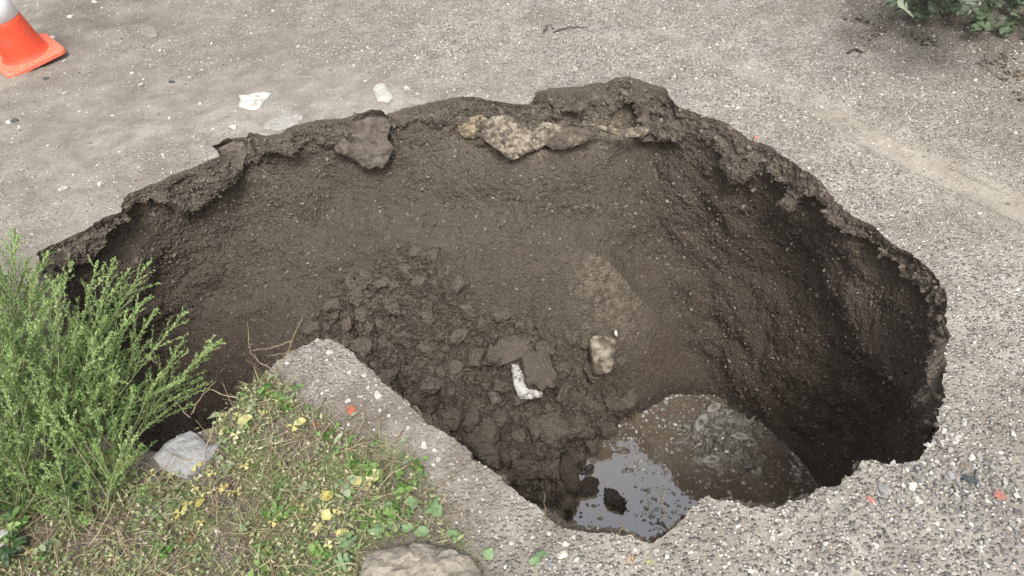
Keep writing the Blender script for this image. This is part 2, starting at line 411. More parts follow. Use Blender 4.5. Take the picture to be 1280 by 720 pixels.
def per_interp(vals):
    vals = np.asarray(vals, float)
    xs = np.r_[as_[-1]-TOT, as_, as_[0]+TOT]; vs = np.r_[vals[-1], vals, vals[0]]
    return np.interp(sarc, xs, vs)
def smooth_p(a, k):
    ker = np.hanning(2*k+1); ker /= ker.sum(); ap = np.r_[a[-k:], a, a[:k]]
    return np.convolve(ap, ker, 'valid')
FOOT = np.c_[smooth_p(per_interp([a[1][0] for a in ANCH]), 22), smooth_p(per_interp([a[1][1] for a in ANCH]), 22)]
LIPT = smooth_p(per_interp([a[2] for a in ANCH]), 15); LIPE = smooth_p(per_interp([a[3] for a in ANCH]), 15); LIPU = smooth_p(per_interp([a[4] for a in ANCH]), 15)
# jagged rim
tang = np.roll(RIM, -3, 0)-np.roll(RIM, 3, 0); tang /= np.linalg.norm(tang, axis=1)[:, None]
area = 0.5*np.sum(RIM[:, 0]*np.roll(RIM[:, 1], -1)-np.roll(RIM[:, 0], -1)*RIM[:, 1])
inward = np.c_[-tang[:, 1], tang[:, 0]]*np.sign(area)
inward = np.c_[smooth_p(inward[:, 0], 12), smooth_p(inward[:, 1], 12)]; inward /= np.linalg.norm(inward, axis=1)[:, None]
penin = np.exp(-((sarc-dcum[RIMPX.index((531,524))])/.5)**2)          # the straight cut edge
jag = (.010*fbm(p3(RIM*14), 3)+.006*fbm(p3(RIM*60), 2, seed=9))*(1-.2*penin)
RIM = RIM + inward*jag[:, None]

def in_poly(P, poly=None):
    poly = RIM if poly is None else poly
    x, y = P[:, 0], P[:, 1]; x1, y1 = poly[:, 0], poly[:, 1]; x2, y2 = np.roll(x1, -1), np.roll(y1, -1)
    out = np.zeros(len(P), bool)
    for i in range(len(poly)):
        c = ((y1[i] > y) != (y2[i] > y))
        if c.any():
            xi = (x2[i]-x1[i])*(y-y1[i])/(y2[i]-y1[i]+1e-12)+x1[i]
            out ^= c & (x < xi)
    return out
def line_dist(P, A, B):
    A, B = np.asarray(A)[:2], np.asarray(B)[:2]; d = (B-A)/np.linalg.norm(B-A)
    q = P-A; return q@d, q@np.array([-d[1], d[0]])
TRA, TRB = px(812, 28), px(1290, 268)
TRU = (TRB-TRA)[:2]/np.linalg.norm((TRB-TRA)[:2])
MATP0 = np.array([px(u, v)[:2] for (u, v) in [(262,490),(300,478),(345,470),(375,500),(430,540),(470,545),(515,575),(548,625),(560,665),(600,700),(600,760),(-80,760),(-80,590),(60,600),(160,590),(230,600),(250,540)]])
def zones(P):
    """sand (tyre track), gravel density, damp/organic soil, shade under plants put into its colour"""
    a, t = line_dist(P, TRA, TRB)
    wob = .03*pnoise(p3(P*2.0), 3)
    sand = np.exp(-((t+wob)/.07)**4)*(.62+.5*fbm(p3(P*4), 3, seed=15))*np.clip((a+.6)/.9, 0, 1) + .55*np.exp(-((t+.02)/.2)**2)*np.clip((a-.9)/.7, 0, 1)
    # gravel lies thick right of a line through the far side of the hole; bare trodden soil on the left
    left = 1/(1+np.exp((P[:, 0]+1.0+.0*P[:, 1])*3.0))
    g = 1-.75*left + .35*fbm(p3(P*1.7), 3, seed=21)
    bare = np.exp(-(((P[:, 0]+.9)/.7)**2+((P[:, 1]-3.05)/.28)**2))
    g = g-.8*bare
    g = np.clip(g*(1-.85*np.clip(sand, 0, 1)), 0.02, 1)
    damp_dark = np.zeros(len(P))  # moist spots of the road, plus shade under the shrub put into the colour
    for (u, v, r, s) in [(200, 50, 1.3, .42), (30, 190, .9, .34), (110, 30, .6, .75), (1250, 30, .55, 1.), (1150, 12, .4, .9), (1050, 5, .35, .5), (1290, 150, .3, .4), (90, 620, .45, .9), (300, 620, .35, .7), (420, 650, .3, .8), (20, 480, .5, 1.), (690, 20, .12, .3), (560, 700, .2, .55)]:
        c = px(u, v)[:2]; damp_dark = np.maximum(damp_dark, s*np.exp(-(((P-c)**2).sum(1)/r**2)**1.5))
    pn = np.exp(-((P[:, 0]+.35)**2/.3+(P[:, 1]-1.15)**2/.14))*.66
    g = g*(1-1.1*pn)
    damp_dark = np.maximum(damp_dark, .95*(in_poly(P, MATP0) | ((P[:, 0] < -1.02) & (P[:, 1] < 2.02+.08*pnoise(p3(P*5), 4)))))  # dark gaps beneath the plant mat and left weeds painted into the ground
    damp_dark = np.clip(np.maximum(damp_dark, pn)*(1+.8*fbm(p3(P*5), 3, seed=31)), 0, 1)
    return np.clip(sand, 0, 1), g, damp_dark
def gz(P):
    P = np.atleast_2d(P)
    z = .012*fbm(p3(P*1.1), 3) + .004*fbm(p3(P*9), 3, seed=5)
    a, t = line_dist(P, TRA, TRB)
    on = np.clip((a+.6)/.4, 0, 1)
    tread = np.sin(a*2*np.pi/.024+np.sign(t)*1.1+t*60)
    z = z - on*.010*np.exp(-(t/.07)**4) + on*.0028*np.clip(tread, -.6, 1)*np.exp(-((t-.035)/.022)**2) - on*.006*np.exp(-((t+.055)/.007)**2)*(pnoise(p3(P*3), 2) > -.15)
    c = px(1215, 5)[:2]; z = z + .10*np.exp(-(((P[:, 0]-c[0]-.3)/.9)**2+((P[:, 1]-c[1]-.5)/.55)**2))
    lump = px(110, 25)[:2]; z = z + .012*fbm(p3(P*7), 3, seed=40)*np.exp(-((P-lump)**2).sum(1)/.5)
    z = z*np.clip(1-0*P[:, 0], 0, 1)
    return z

# ------------------------------------------------------------------ floor of the hole
WATER_Z = -1.25
FP = np.array([(.75,1.85,-1.36),(.35,1.65,-1.30),(.95,1.62,-1.36),(.5,1.3,-1.42),(.3,1.0,-1.36),(.9,1.15,-1.36),(.45,.8,-1.36),(.75,.8,-1.36),(.1,.82,-1.33),(1.0,.9,-1.36),
 (.70,2.19,-1.245),(.93,2.16,-1.24),(.48,2.08,-1.25),(.30,1.94,-1.25),(.2,1.78,-1.25),(.10,1.62,-1.25),(.10,1.45,-1.27),(1.11,2.0,-1.22),(1.19,1.63,-1.27),(1.35,1.5,-1.22),(1.18,1.1,-1.3),
 (-.19,2.09,-.98),(-.23,1.81,-1.15),(.02,1.70,-1.22),(0,1.45,-1.27),(-.4,2.47,-.50),(-.1,2.47,-.50),(.2,2.44,-.52),(.45,2.35,-.75),(.42,2.40,-.62),(.25,2.25,-.85),(.1,2.2,-.88),(.66,2.3,-1.02),(.45,2.2,-1.05),
 (-.67,2.50,-.58),(-.88,2.36,-.64),(-.6,2.1,-.82),(-.45,1.75,-1.08),(-1.4,2.3,-.72),(-1.75,2.15,-.7),(-1.2,1.8,-.80),(-1.45,1.7,-.72),(-1.05,1.3,-.72),(-.8,1.35,-.85),(-.62,1.6,-1.0),(-.3,1.25,-1.22),(-.1,1.0,-1.3),(-.55,1.4,-1.08),(-.85,1.75,-.92)])
def _phi(r): return np.sqrt(r*r+.06**2)
_D = np.linalg.norm(FP[:, None, :2]-FP[None, :, :2], axis=2)
_w = np.linalg.solve(_phi(_D)+1e-4*np.eye(len(FP)), FP[:, 2]+1.0)
RUB = np.array([px(u, v, zf)[:2] for (u, v, zf) in [(375,415,-.66),(440,345,-.6),(545,325,-.52),(600,385,-.66),(700,425,-.85),(800,450,-1.0),(775,510,-1.15),(745,560,-1.24),(715,650,-1.25),(660,680,-1.28),(560,570,-1.2),(430,450,-.8)]])
def rub_mask(P):
    sgn = np.where(in_poly(P, RUB), 1., -1.); d = np.full(len(P), 9.)
    for i in range(len(RUB)):
        a, b = RUB[i], RUB[(i+1) % len(RUB)]; ab = b-a
        tt = np.clip(((P-a)@ab)/(ab@ab), 0, 1); d = np.minimum(d, np.linalg.norm(P-a-tt[:, None]*ab, axis=1))
    return np.clip(.5+sgn*d/.14+.25*fbm(p3(P*8), 2, seed=66), 0, 1)
def rubble_relief(P):
    m = rub_mask(P); q = p3(P); wp = .35*np.c_[pnoise(q*6, 1), pnoise(q*6, 2), np.zeros(len(P))]
    out = 0
    for sc, am, sd in ((7.5, .045, 41), (15, .034, 42), (33, .018, 43), (70, .008, 44)):
        w = worley(q*sc+wp*sc*.12+np.array([0, 0, .37*sd]), sd)
        tilt = np.sin(w[2]*40)*.5
        out = out + am*((w[2]-.5)+.55*(.55-w[0])+.0*tilt)*np.clip(w[1]*4.5, 0, 1) - am*.9*np.exp(-(w[1]/.09)**2)
    return out*m
def floor_z(P, detail=True):
    P = np.atleast_2d(P); z = np.full(len(P), -1.0)
    for i in range(len(FP)): z = z + _w[i]*_phi(np.hypot(P[:, 0]-FP[i, 0], P[:, 1]-FP[i, 1]))
    if detail:
        q = p3(P)
        rub = np.clip((-P[:, 0]+.35)*2, 0, 1)*np.clip((z+1.26)*12, 0.15, 1)
        shore = np.exp(-((z+1.25)/.05)**2)*np.clip((P[:, 0]+.1)*4, 0, 1)
        z = z + .012*fbm(q*6, 3, seed=50) + shore*(.020*fbm(q*5, 3, seed=52)+.014*fbm(q*16, 3, seed=54)+.012*(worley(q*13, 47)[2]-.5)) + rub*(.030*fbm(q*9, 4, .6, seed=60)) + rubble_relief(P) + .006*fbm(q*30, 2, seed=70) + .006*(worley(q*24, 45)[2]-.5) + .005*(.5-worley(q*70, 46)[0])
    return z

# interior wall: loft from the rim to the foot
NT = 130
t = np.linspace(0, 1, NT)**1.25
RZ = gz(RIM); FZ = floor_z(FOOT, False)
RIMS = np.c_[smooth_p(RIM[:, 0], 38), smooth_p(RIM[:, 1], 38)]; INS = np.c_[smooth_p(inward[:, 0], 60), smooth_p(inward[:, 1], 60)]
INS /= np.linalg.norm(INS, axis=1)[:, None]; RIMS = RIMS-INS*.02
Ln = LIPT*(.62+.7*fbm(p3(RIM*4.5), 4, .55, seed=80)); Ln = np.clip(Ln, .025, .3)
En = LIPE*(.8+.6*fbm(p3(RIM*7), 3, seed=90)); Un = smooth_p(LIPU, 60)*.55; Es = smooth_p(LIPE, 60)
shelf = smooth_p(((RIM[:, 0] > -.2) & (RIM[:, 0] < .78) & (RIM[:, 1] > 2)).astype(float), 50)
V = np.zeros((NT, NR, 3)); ZN = np.zeros((NT, NR, 4))
for i in range(NT):
    dep = t[i]*(RZ-FZ); z = RZ-dep
    v = t[i]
    h = .35*v+.65*v**1.8                                            # steep on top, flaring at the foot
    ql = np.clip(dep/Ln, 0, 1)
    qu = np.clip((dep-Ln)/.035, 0, 1); qu = qu*qu*(3-2*qu)
    fade = np.clip(1-(dep-.1)/(.4), 0, 1)
    ins = En*ql**.7*(1-qu) + qu*(Es*.85-Un)*fade
    ins = ins+shelf*(.045*np.exp(-((v-.58)/.2)**2)-.018*np.exp(-((v-.84)/.10)**2))
    bl = qu[:, None]*np.clip(dep/.16, 0, 1)[:, None]
    base_ = RIM*(1-bl)+RIMS*bl; nin = inward*(1-bl)+INS*bl
    V[i, :, :2] = base_+(FOOT-base_)*h + nin*ins[:, None]
    V[i, :, 2] = z
    ZN[i, :, 1] = (1-qu)*np.clip(dep/.02, 0, 1)
flat = V.reshape(-1, 3)
gu = np.gradient(V, axis=0); gv = np.roll(V, -1, 1)-np.roll(V, 1, 1)
Nn = np.cross(gv, gu).reshape(-1, 3); Nn /= np.linalg.norm(Nn, axis=1)[:, None]+1e-9
ww = np.repeat(np.clip(t/.02, 0, 1)*np.clip((1-t)/.08, 0, 1), NR)
strat = flat*np.array([1, 1, 1.35])
rid = 1-np.abs(fbm(strat*5, 4, seed=100))
disp = .052*fbm(flat*2.4, 3, seed=110)+.018*fbm(flat*5.5, 2, seed=112)+(.012-.008*np.clip((flat[:, 0]-.4)*2, 0, 1))*(rid-.6)+.008*fbm(strat*14, 4, .6, seed=120)+.004*fbm(flat*70, 2, seed=125)
crm = ZN.reshape(-1, 4)[:, 1]
w1 = worley(strat*9+.6*np.c_[disp, disp, disp]*20, 1); w2 = worley(strat*26, 2); w3 = worley(flat*85, 3)
soft_ = 1-.6*np.clip((flat[:, 0]-.35)*2, 0, 1)
disp = disp + soft_*.010*(w1[2]-.5)*np.clip(w1[1]*6, 0, 1) + soft_*.005*(w2[2]-.5) - .004*np.exp(-(w2[1]/.06)**2) + .0035*(.5-w3[0])
k1 = worley(flat*np.array([13, 13, 22]), 4); k2 = worley(flat*np.array([34, 34, 50]), 5)
k3 = worley(flat*np.array([10, 10, 38])+.25*np.c_[disp, disp, disp]*30, 7)
disp = disp + crm*(.014*(k1[2]-.5)*np.clip(k1[1]*5, 0, 1)+.016*(k3[2]-.5)*np.clip(k3[1]*5, 0, 1)+.008*(k2[2]-.5)*np.clip(k2[1]*4, 0, 1)-.006*np.exp(-(k1[1]/.05)**2)+.006*(worley(flat*75, 8)[2]-.5)+.005*fbm(flat*40, 3, .6, seed=130))
V = (flat+Nn*(disp*ww)[:, None])
x, y, zz = V.T
damp_dark = np.clip(.44+.40*np.tanh((x-.62)*1.7)+.3*np.clip((-zz-.45)*1.4, 0, 1)+.4*np.clip((-x-.75)*1.0, 0, .7), 0, 1)
pale = np.exp(-(((x-.3)/.42)**2+((y-2.82)/.2)**2+((zz+.14)/.07)**2))
ZN = ZN.reshape(-1, 4); ZN[:, 0] = damp_dark; ZN[:, 2] = pale*.8; ZN[:, 3] = 1
ii, jj = np.meshgrid(np.arange(NT-1), np.arange(NR), indexing='ij')
a = ii*NR+jj; b_ = ii*NR+(jj+1) % NR
Q = np.stack([a, b_, b_+NR, a+NR], -1).reshape(-1, 4)
wall_me = mesh_np('hole_wall', V, Q, MS, True, ZN)
wall = tag(link('hole_wall', wall_me), kind='structure')
wall_me.polygons.foreach_set('use_smooth', ZN[Q][:, :, 1].max(1) < .3) if len(wall_me.polygons) == len(Q) else None   # broken crust keeps sharp facets
WALLV = V.reshape(NT, NR, 3)

# floor inside the foot curve
def cdt(points, loop_n, inside_test=None):
    edges = [(i, (i+1) % loop_n) for i in range(loop_n)]
    r = geometry.delaunay_2d_cdt([Vector(p) for p in points], edges, [], 0, 1e-6)
    return np.array([v[:] for v in r[0]]), np.array([f for f in r[2] if len(f) == 3]), r[3]
FR = WALLV[-1]
lo, hi = FR[:, :2].min(0), FR[:, :2].max(0)
gx, gy = np.meshgrid(np.arange(lo[0], hi[0], .010), np.arange(lo[1], hi[1], .010))
g = np.c_[gx.ravel(), gy.ravel()]; m_ = rub_mask(g); g = g[m_ < .05]
gx, gy = np.meshgrid(np.arange(RUB[:, 0].min()-.15, RUB[:, 0].max()+.15, .0058), np.arange(RUB[:, 1].min()-.15, RUB[:, 1].max()+.15, .0058))
g2 = np.c_[gx.ravel(), gy.ravel()]; g2 = g2[rub_mask(g2) >= .05]; g = np.vstack([g+rng.uniform(-.003, .003, g.shape), g2+rng.uniform(-.0015, .0015, g2.shape)])
g = g[in_poly(g, FR[:, :2])]
PV, PT, orig = cdt(np.vstack([FR[:, :2], g]), NR)
cen = PV[PT].mean(1); PT = PT[in_poly(cen, FR[:, :2])]
fz = floor_z(PV); 
ring = np.array([any(q < NR for q in o) for o in orig]); idx = np.array([min(o) for o in orig])
fz[ring] = FR[np.clip(idx[ring], 0, NR-1), 2]
zn = np.ones((len(PV), 4)); zn[:, 1] = 0
zn[:, 0] = np.clip(.38+np.clip((PV[:, 0]-.3)*1.1, 0, .6)+np.clip((-fz-.95)*2.4, 0, .9)+np.clip((-PV[:, 0]-.9)*1.2, 0, .6), 0, 1)
_c = px(765, 352, -.64)[:2]; zn[:, 2] = .55*np.exp(-(((PV[:, 0]-_c[0])/.17)**2+((PV[:, 1]-_c[1])/.12)**2)**1.5)
tag(link('hole_floor', mesh_np('hole_floor', np.c_[PV, fz], PT, MS, False, zn)), kind='structure')

# ------------------------------------------------------------------ the ground sheet, one piece out to the horizon
def vis(P, m=.12):
    u, v, k = proj(p3(P)); return (k > .1) & (u > -1280*m) & (u < 1280*(1+m)) & (v > -720*m) & (v < 720*(1+m))
pts = [RIM]
for step, x0, x1, y0, y1, cond in [(.0155, -3.6, 3.4, .25, 5.4, 0), (.12, -6, 6, -2, 8, 1), (1.2, -30, 30, -24, 36, 2), (16, -240, 240, -240, 240, 3)]:
    gx, gy = np.meshgrid(np.arange(x0, x1, step), np.arange(y0, y1, step)); q = np.c_[gx.ravel(), gy.ravel()]
    q = q+rng.uniform(-.3, .3, q.shape)*step
    vm = vis(q)
    if cond == 0: q = q[vm]
    elif cond == 1: q = q[~vis(q, .1)]
    elif cond == 2: q = q[(np.abs(q[:, 0]) > 6) | (q[:, 1] < -2) | (q[:, 1] > 8)]
    else: q = q[(np.abs(q[:, 0]) > 30) | (q[:, 1] < -24) | (q[:, 1] > 36)]
    q = q[~in_poly(q)]
    pts.append(q)
P = np.vstack(pts)
GV, GT, orig = cdt(P, NR)
GT = GT[~in_poly(GV[GT].mean(1))]
z = gz(GV); sd, gr, dm = zones(GV)
tag(link('ground', mesh_np('ground', np.c_[GV, z], GT, MG, True, np.c_[sd, gr, dm, np.ones(len(GV))])), kind='structure')

# ------------------------------------------------------------------ puddle
m, n, b = mat_new('murky_water'); k = NB(n); c = k.geo().outputs['Position']
nz = k.noise(c, 5, 5)
n.links.new(k.mix(nz, (.135, .106, .078), (.185, .146, .108)), b.inputs['Base Color'])
b.inputs['Roughness'].default_value = .03; b.inputs['IOR'].default_value = 2.7; b.inputs['Specular IOR Level'].default_value = 1.0
n.links.new(k.bump(k.noise(c, 9, 3), .16, .005), b.inputs['Normal'])
ang = np.linspace(0, 2*np.pi, 72, endpoint=False)
wv = np.c_[.66+.74*np.cos(ang), 1.45+.85*np.sin(ang), np.full(72, WATER_Z)]
tag(link('water', mesh_np('water', np.vstack([wv, [[.66, 1.45, WATER_Z]]]), np.array([(i, (i+1) % 72, 72) for i in range(72)]), m, True)), kind='structure')

# ------------------------------------------------------------------ gravel (stuff)
def sample_ground(n, x0=-3.7, x1=3.5, y0=.25, y1=5.4, m=.08):
    P = np.c_[rng.uniform(x0, x1, n), rng.uniform(y0, y1, n)]
    P = P[vis(P, m)]; return P[~in_poly(P)]
P = sample_ground(420000); sd, gr, dm = zones(P)
patch = np.clip(.55+.9*fbm(p3(P*3.5), 3, seed=140), .1, 1)
keep = rng.random(len(P)) < gr*patch*(1-.6*dm)*(1.05-.25*np.clip(P[:, 1]/4, 0, 1))+.045
P = P[keep]; sd, gr, dm = zones(P)
coarse = np.exp(-(((P[:, 0]-1.05)/.42)**2+((P[:, 1]-.80)/.28)**2)**1.5)
S = np.exp(rng.normal(math.log(.0037), .42, len(P)))*(1+.75*coarse); S = np.clip(S, .0018, .0115)
grey = (rng.random(len(P)) < coarse*.85)
for nm, mk, mt in (('gravel', ~grey, MGRAV), ('grey_gravel', grey, MGREY)):
    A = Acc(); q = P[mk]; s = S[mk]
    scatter(A, PEB, np.c_[q, gz(q)+s*.16], s, flat=.85)
    tag(A.build(nm, mt), kind='stuff')
print('gravel', len(P))
# pale grit trodden into the soil tongue and the near edge
A = Acc(); q = rng.uniform((-1.1, .6), (.35, 1.6), (5200, 2)); q = q[~in_poly(q)]; q = q[rng.random(len(q)) < .55]
s = np.clip(np.exp(rng.normal(math.log(.0032), .45, len(q))), .0015, .008); scatter(A, PEB, np.c_[q, gz(q)+s*.2], s, flat=.8)
tag(A.build('pale_grit', mat_island('pale_grit', [(0, (.16, .14, .11)), (.4, (.33, .3, .25)), (.8, (.52, .49, .43)), (1, (.72, .69, .63))])), kind='stuff')
# crumbs and grit on walls (stuff)
A = Acc(); nW = 42000
ti = (rng.random(nW)**.8*(NT-8)+4).astype(int); ji = rng.integers(0, NR, nW)
Pw = WALLV[ti, ji]; Pw = Pw+rng.normal(0, .003, Pw.shape); s = np.exp(rng.normal(math.log(.0043), .42, nW)); s = np.clip(s, .0016, .012); s[:900] = rng.uniform(.007, .014, 900)
scatter(A, PEB, Pw, s); tag(A.build('wall_grit', mat_island('grit', [(0, (.05, .038, .028)), (.4, (.11, .088, .066)), (.8, (.17, .143, .11)), (.96, (.24, .21, .17)), (1, (.38, .34, .28))])), kind='stuff')

# ------------------------------------------------------------------ rubble heap in the hole
def in_rub(n):
    lo, hi = RUB.min(0), RUB.max(0); q = rng.uniform(lo, hi, (n, 2)); q = q[in_poly(q, RUB)]; return q[in_poly(q, FR[:, :2])]
CL = [chunk(300+s, 3, planes=11, rough=.20, soft=45) for s in range(12)]
clod_me = [mesh_np('soil_clod', v, tt, MCLOD, False) for v, tt in CL]
q = in_rub(12000)
sizes = np.exp(rng.normal(math.log(.014), .6, len(q))); sizes = np.clip(sizes, .008, .058)
low = np.clip((floor_z(q, False)+.55)/-.7, .25, 1); sizes = sizes*(.72+.5*low)
order = np.argsort(-sizes); placed = []; cells = {}
for i in order:
    r = sizes[i]; ok = True; cx, cy = int(q[i, 0]/.06), int(q[i, 1]/.06)
    for dx in (-1, 0, 1):
        for dy in (-1, 0, 1):
            for (ox, oy, orr) in cells.get((cx+dx, cy+dy), ()):
                if (ox-q[i, 0])**2+(oy-q[i, 1])**2 < (.72*(r+orr))**2: ok = False
    if ok:
        cells.setdefault((cx, cy), []).append((q[i, 0], q[i, 1], r)); placed.append((q[i, 0], q[i, 1], r))
placed = placed[:3600]
def put(name, me, loc, scale, rot, label=None, cat=None, group=None, parent=None):
    o = link(name, me, parent); o.location = tuple(loc); o.scale = scale if hasattr(scale, '__len__') else (scale,)*3
    o.rotation_euler = rot; return tag(o, label, cat, group)
def rr(): return tuple(random.uniform(0, 6.28) for _ in range(3))
pl = np.array(placed); pz = floor_z(pl[:, :2])
for i in range(min(285, len(pl))):
    put('soil_clod', clod_me[i % 12], (pl[i, 0], pl[i, 1], pz[i]+pl[i, 2]*random.uniform(.25, .75)), pl[i, 2]*random.uniform(.9, 1.15), rr(),
        'brown lump of crumbled soil in the rubble heap on the hole floor', 'soil clod', 'soil clods in the rubble heap')
A = Acc(); rest = pl[285:]; CR2 = [chunk(400+s, 2, planes=10, rough=.2, soft=40) for s in range(10)]
scatter(A, CR2, np.c_[rest[:, :2], pz[285:]+rest[:, 2]*.4], rest[:, 2])
q = in_rub(45000); s = np.clip(np.exp(rng.normal(math.log(.0058), .5, len(q))), .0025, .018)
scatter(A, PEB, np.c_[q, floor_z(q)+s*.5+np.abs(rng.normal(0, .004, len(q)))], s)
o = tag(A.build('soil_crumbs', MCLOD), kind='stuff')
# broken bits clinging to the crust of the rim (stuff)
A = Acc(); nC = 1100; ji = rng.integers(0, NR, nC); dp_ = rng.random(nC)*Ln[ji]*1.25
ti = np.clip(np.searchsorted(t, dp_/np.maximum(RZ-FZ, .2)[ji]), 1, NT-1)
Pc = WALLV[ti, ji]; Pc = Pc[np.isfinite(Pc).all(1)]; s = np.clip(np.exp(rng.normal(math.log(.0065), .5, len(Pc))), .003, .02)
scatter(A, CRUMB, Pc, s, flat=.7); tag(A.build('crust_fragments', mat_island('crust_bits', [(0, (.05, .039, .029)), (.5, (.11, .09, .068)), (.9, (.16, .133, .103)), (1, (.22, .19, .15))])), kind='stuff')
# loose grit on the sandy shelf and slopes beside the heap
A = Acc(); q = rng.uniform((-1.6, 1.5), (1.0, 2.6), (26000, 2)); q = q[in_poly(q, FR[:, :2])]; fzq = floor_z(q); mk = fzq > WATER_Z; q = q[mk]
s = np.clip(np.exp(rng.normal(math.log(.0034), .45, len(q))), .0015, .010); scatter(A, PEB, np.c_[q, floor_z(q)+s*.2], s)
tag(A.build('floor_grit', bpy.data.materials['grit']), kind='stuff')

def big_clod(u, v, zf, size, sq, rot, seed, mat, label, name='soil_clod', cat='soil clod', lift=.3, sub=4, rough=.17, planes=10, soft=42, group=None):
    p = px(u, v, zf); V_, T_ = chunk(seed, sub, planes, soft, rough, sq)
    me = mesh_np(name, V_, T_, mat, True)
    return put(name, me, (p[0], p[1], p[2]+size*lift*sq[2]), size, rot, label, cat, group)
big_clod(672, 466, -.93, .118, (.75, 1.05, .6), (.5, .1, .35), 501, MCLOD, 'big flat clod with a white scrap on its left edge', lift=.5)
big_clod(752, 454, -.93, .098, (.78, .55, .82), (-.35, .08, -.1), 502, mat_rock('patched_stone', (.40, .36, .27), (.27, .23, .165), (.075, .058, .043), .5, 14), 'pale squarish stone with dark soil patches on the rubble slope', 'stone_block', 'stone', lift=.55, planes=8, soft=40, rough=.05)
big_clod(735, 613, -1.25, .05, (1, .75, .7), (0, 0, .3), 503, MMUD, 'smooth wet clod standing in the puddle beside the heap', lift=.35)
big_clod(768, 627, -1.25, .056, (.8, 1.05, .7), (0, 0, .6), 504, MMUD, 'knobbly wet clod standing furthest out in the puddle', lift=.35, rough=.28, planes=20)
big_clod(712, 598, -1.2, .075, (.6, 1.3, .6), (.3, 0, .2), 505, MMUD, 'long dark clod at the water edge of the heap', lift=.3)
big_clod(545, 455, -.92, .10, (1.2, .9, .55), (.4, 0, .2), 506, MCLOD, 'broad clod in the middle of the rubble heap', lift=.2)
big_clod(588, 378, -.7, .085, (1.25, .8, .6), (.5, 0, .1), 507, MCLOD, 'rounded clod at the top edge of the rubble heap', lift=.3)
big_clod(640, 440, -.85, .09, (1.3, .75, .5), (.4, 0, .15), 508, MCLOD, 'overhanging ledge of soil above a dark cavity in the heap', lift=.4)
big_clod(610, 545, -1.08, .075, (1.1, .9, .7), (.2, .1, 1.0), 509, MCLOD, 'large angular clod low on the heap near the cut edge', lift=.3)
big_clod(560, 520, -1.05, .07, (1, 1, .7), (.3, .2, .4), 510, MCLOD, 'large angular clod directly below the straight edge', lift=.3)
big_clod(690, 535, -1.12, .085, (.9, 1.0, .55), (.3, 0, .8), 511, MCLOD, 'smooth broad clod below the white scrap', lift=.2)
big_clod(443, 357, -.62, .017, (.7, 1.1, .7), (.3, 0, 0), 512, MLIME, 'small pale pebble at the top left of the rubble heap', 'pebble', 'pebble', lift=.8, sub=2)
big_clod(770, 418, -.85, .016, (.5, 1.1, .5), (.7, 0, 0), 513, MWHITE, 'thin white stone splinter just above the pale squarish stone', 'stone_splinter', 'stone', lift=.9, sub=2)
big_clod(620, 500, -1.0, .04, (.8, 1, .5), (.5, 0, .4), 514, mat_rock('chalky_clod', (.3, .27, .23), (.12, .1, .08), (.08, .062, .047), .55, 30), 'chalk-smeared clod to the lower left of the white scrap', lift=.9, sub=3)
big_clod(530, 336, -.55, .04, (1.1, .8, .35), (.5, 0, .1), 515, MSLAB, 'flat grey piece of crust at the head of the rubble heap', 'crust_piece', 'crust piece', lift=.8, sub=3)

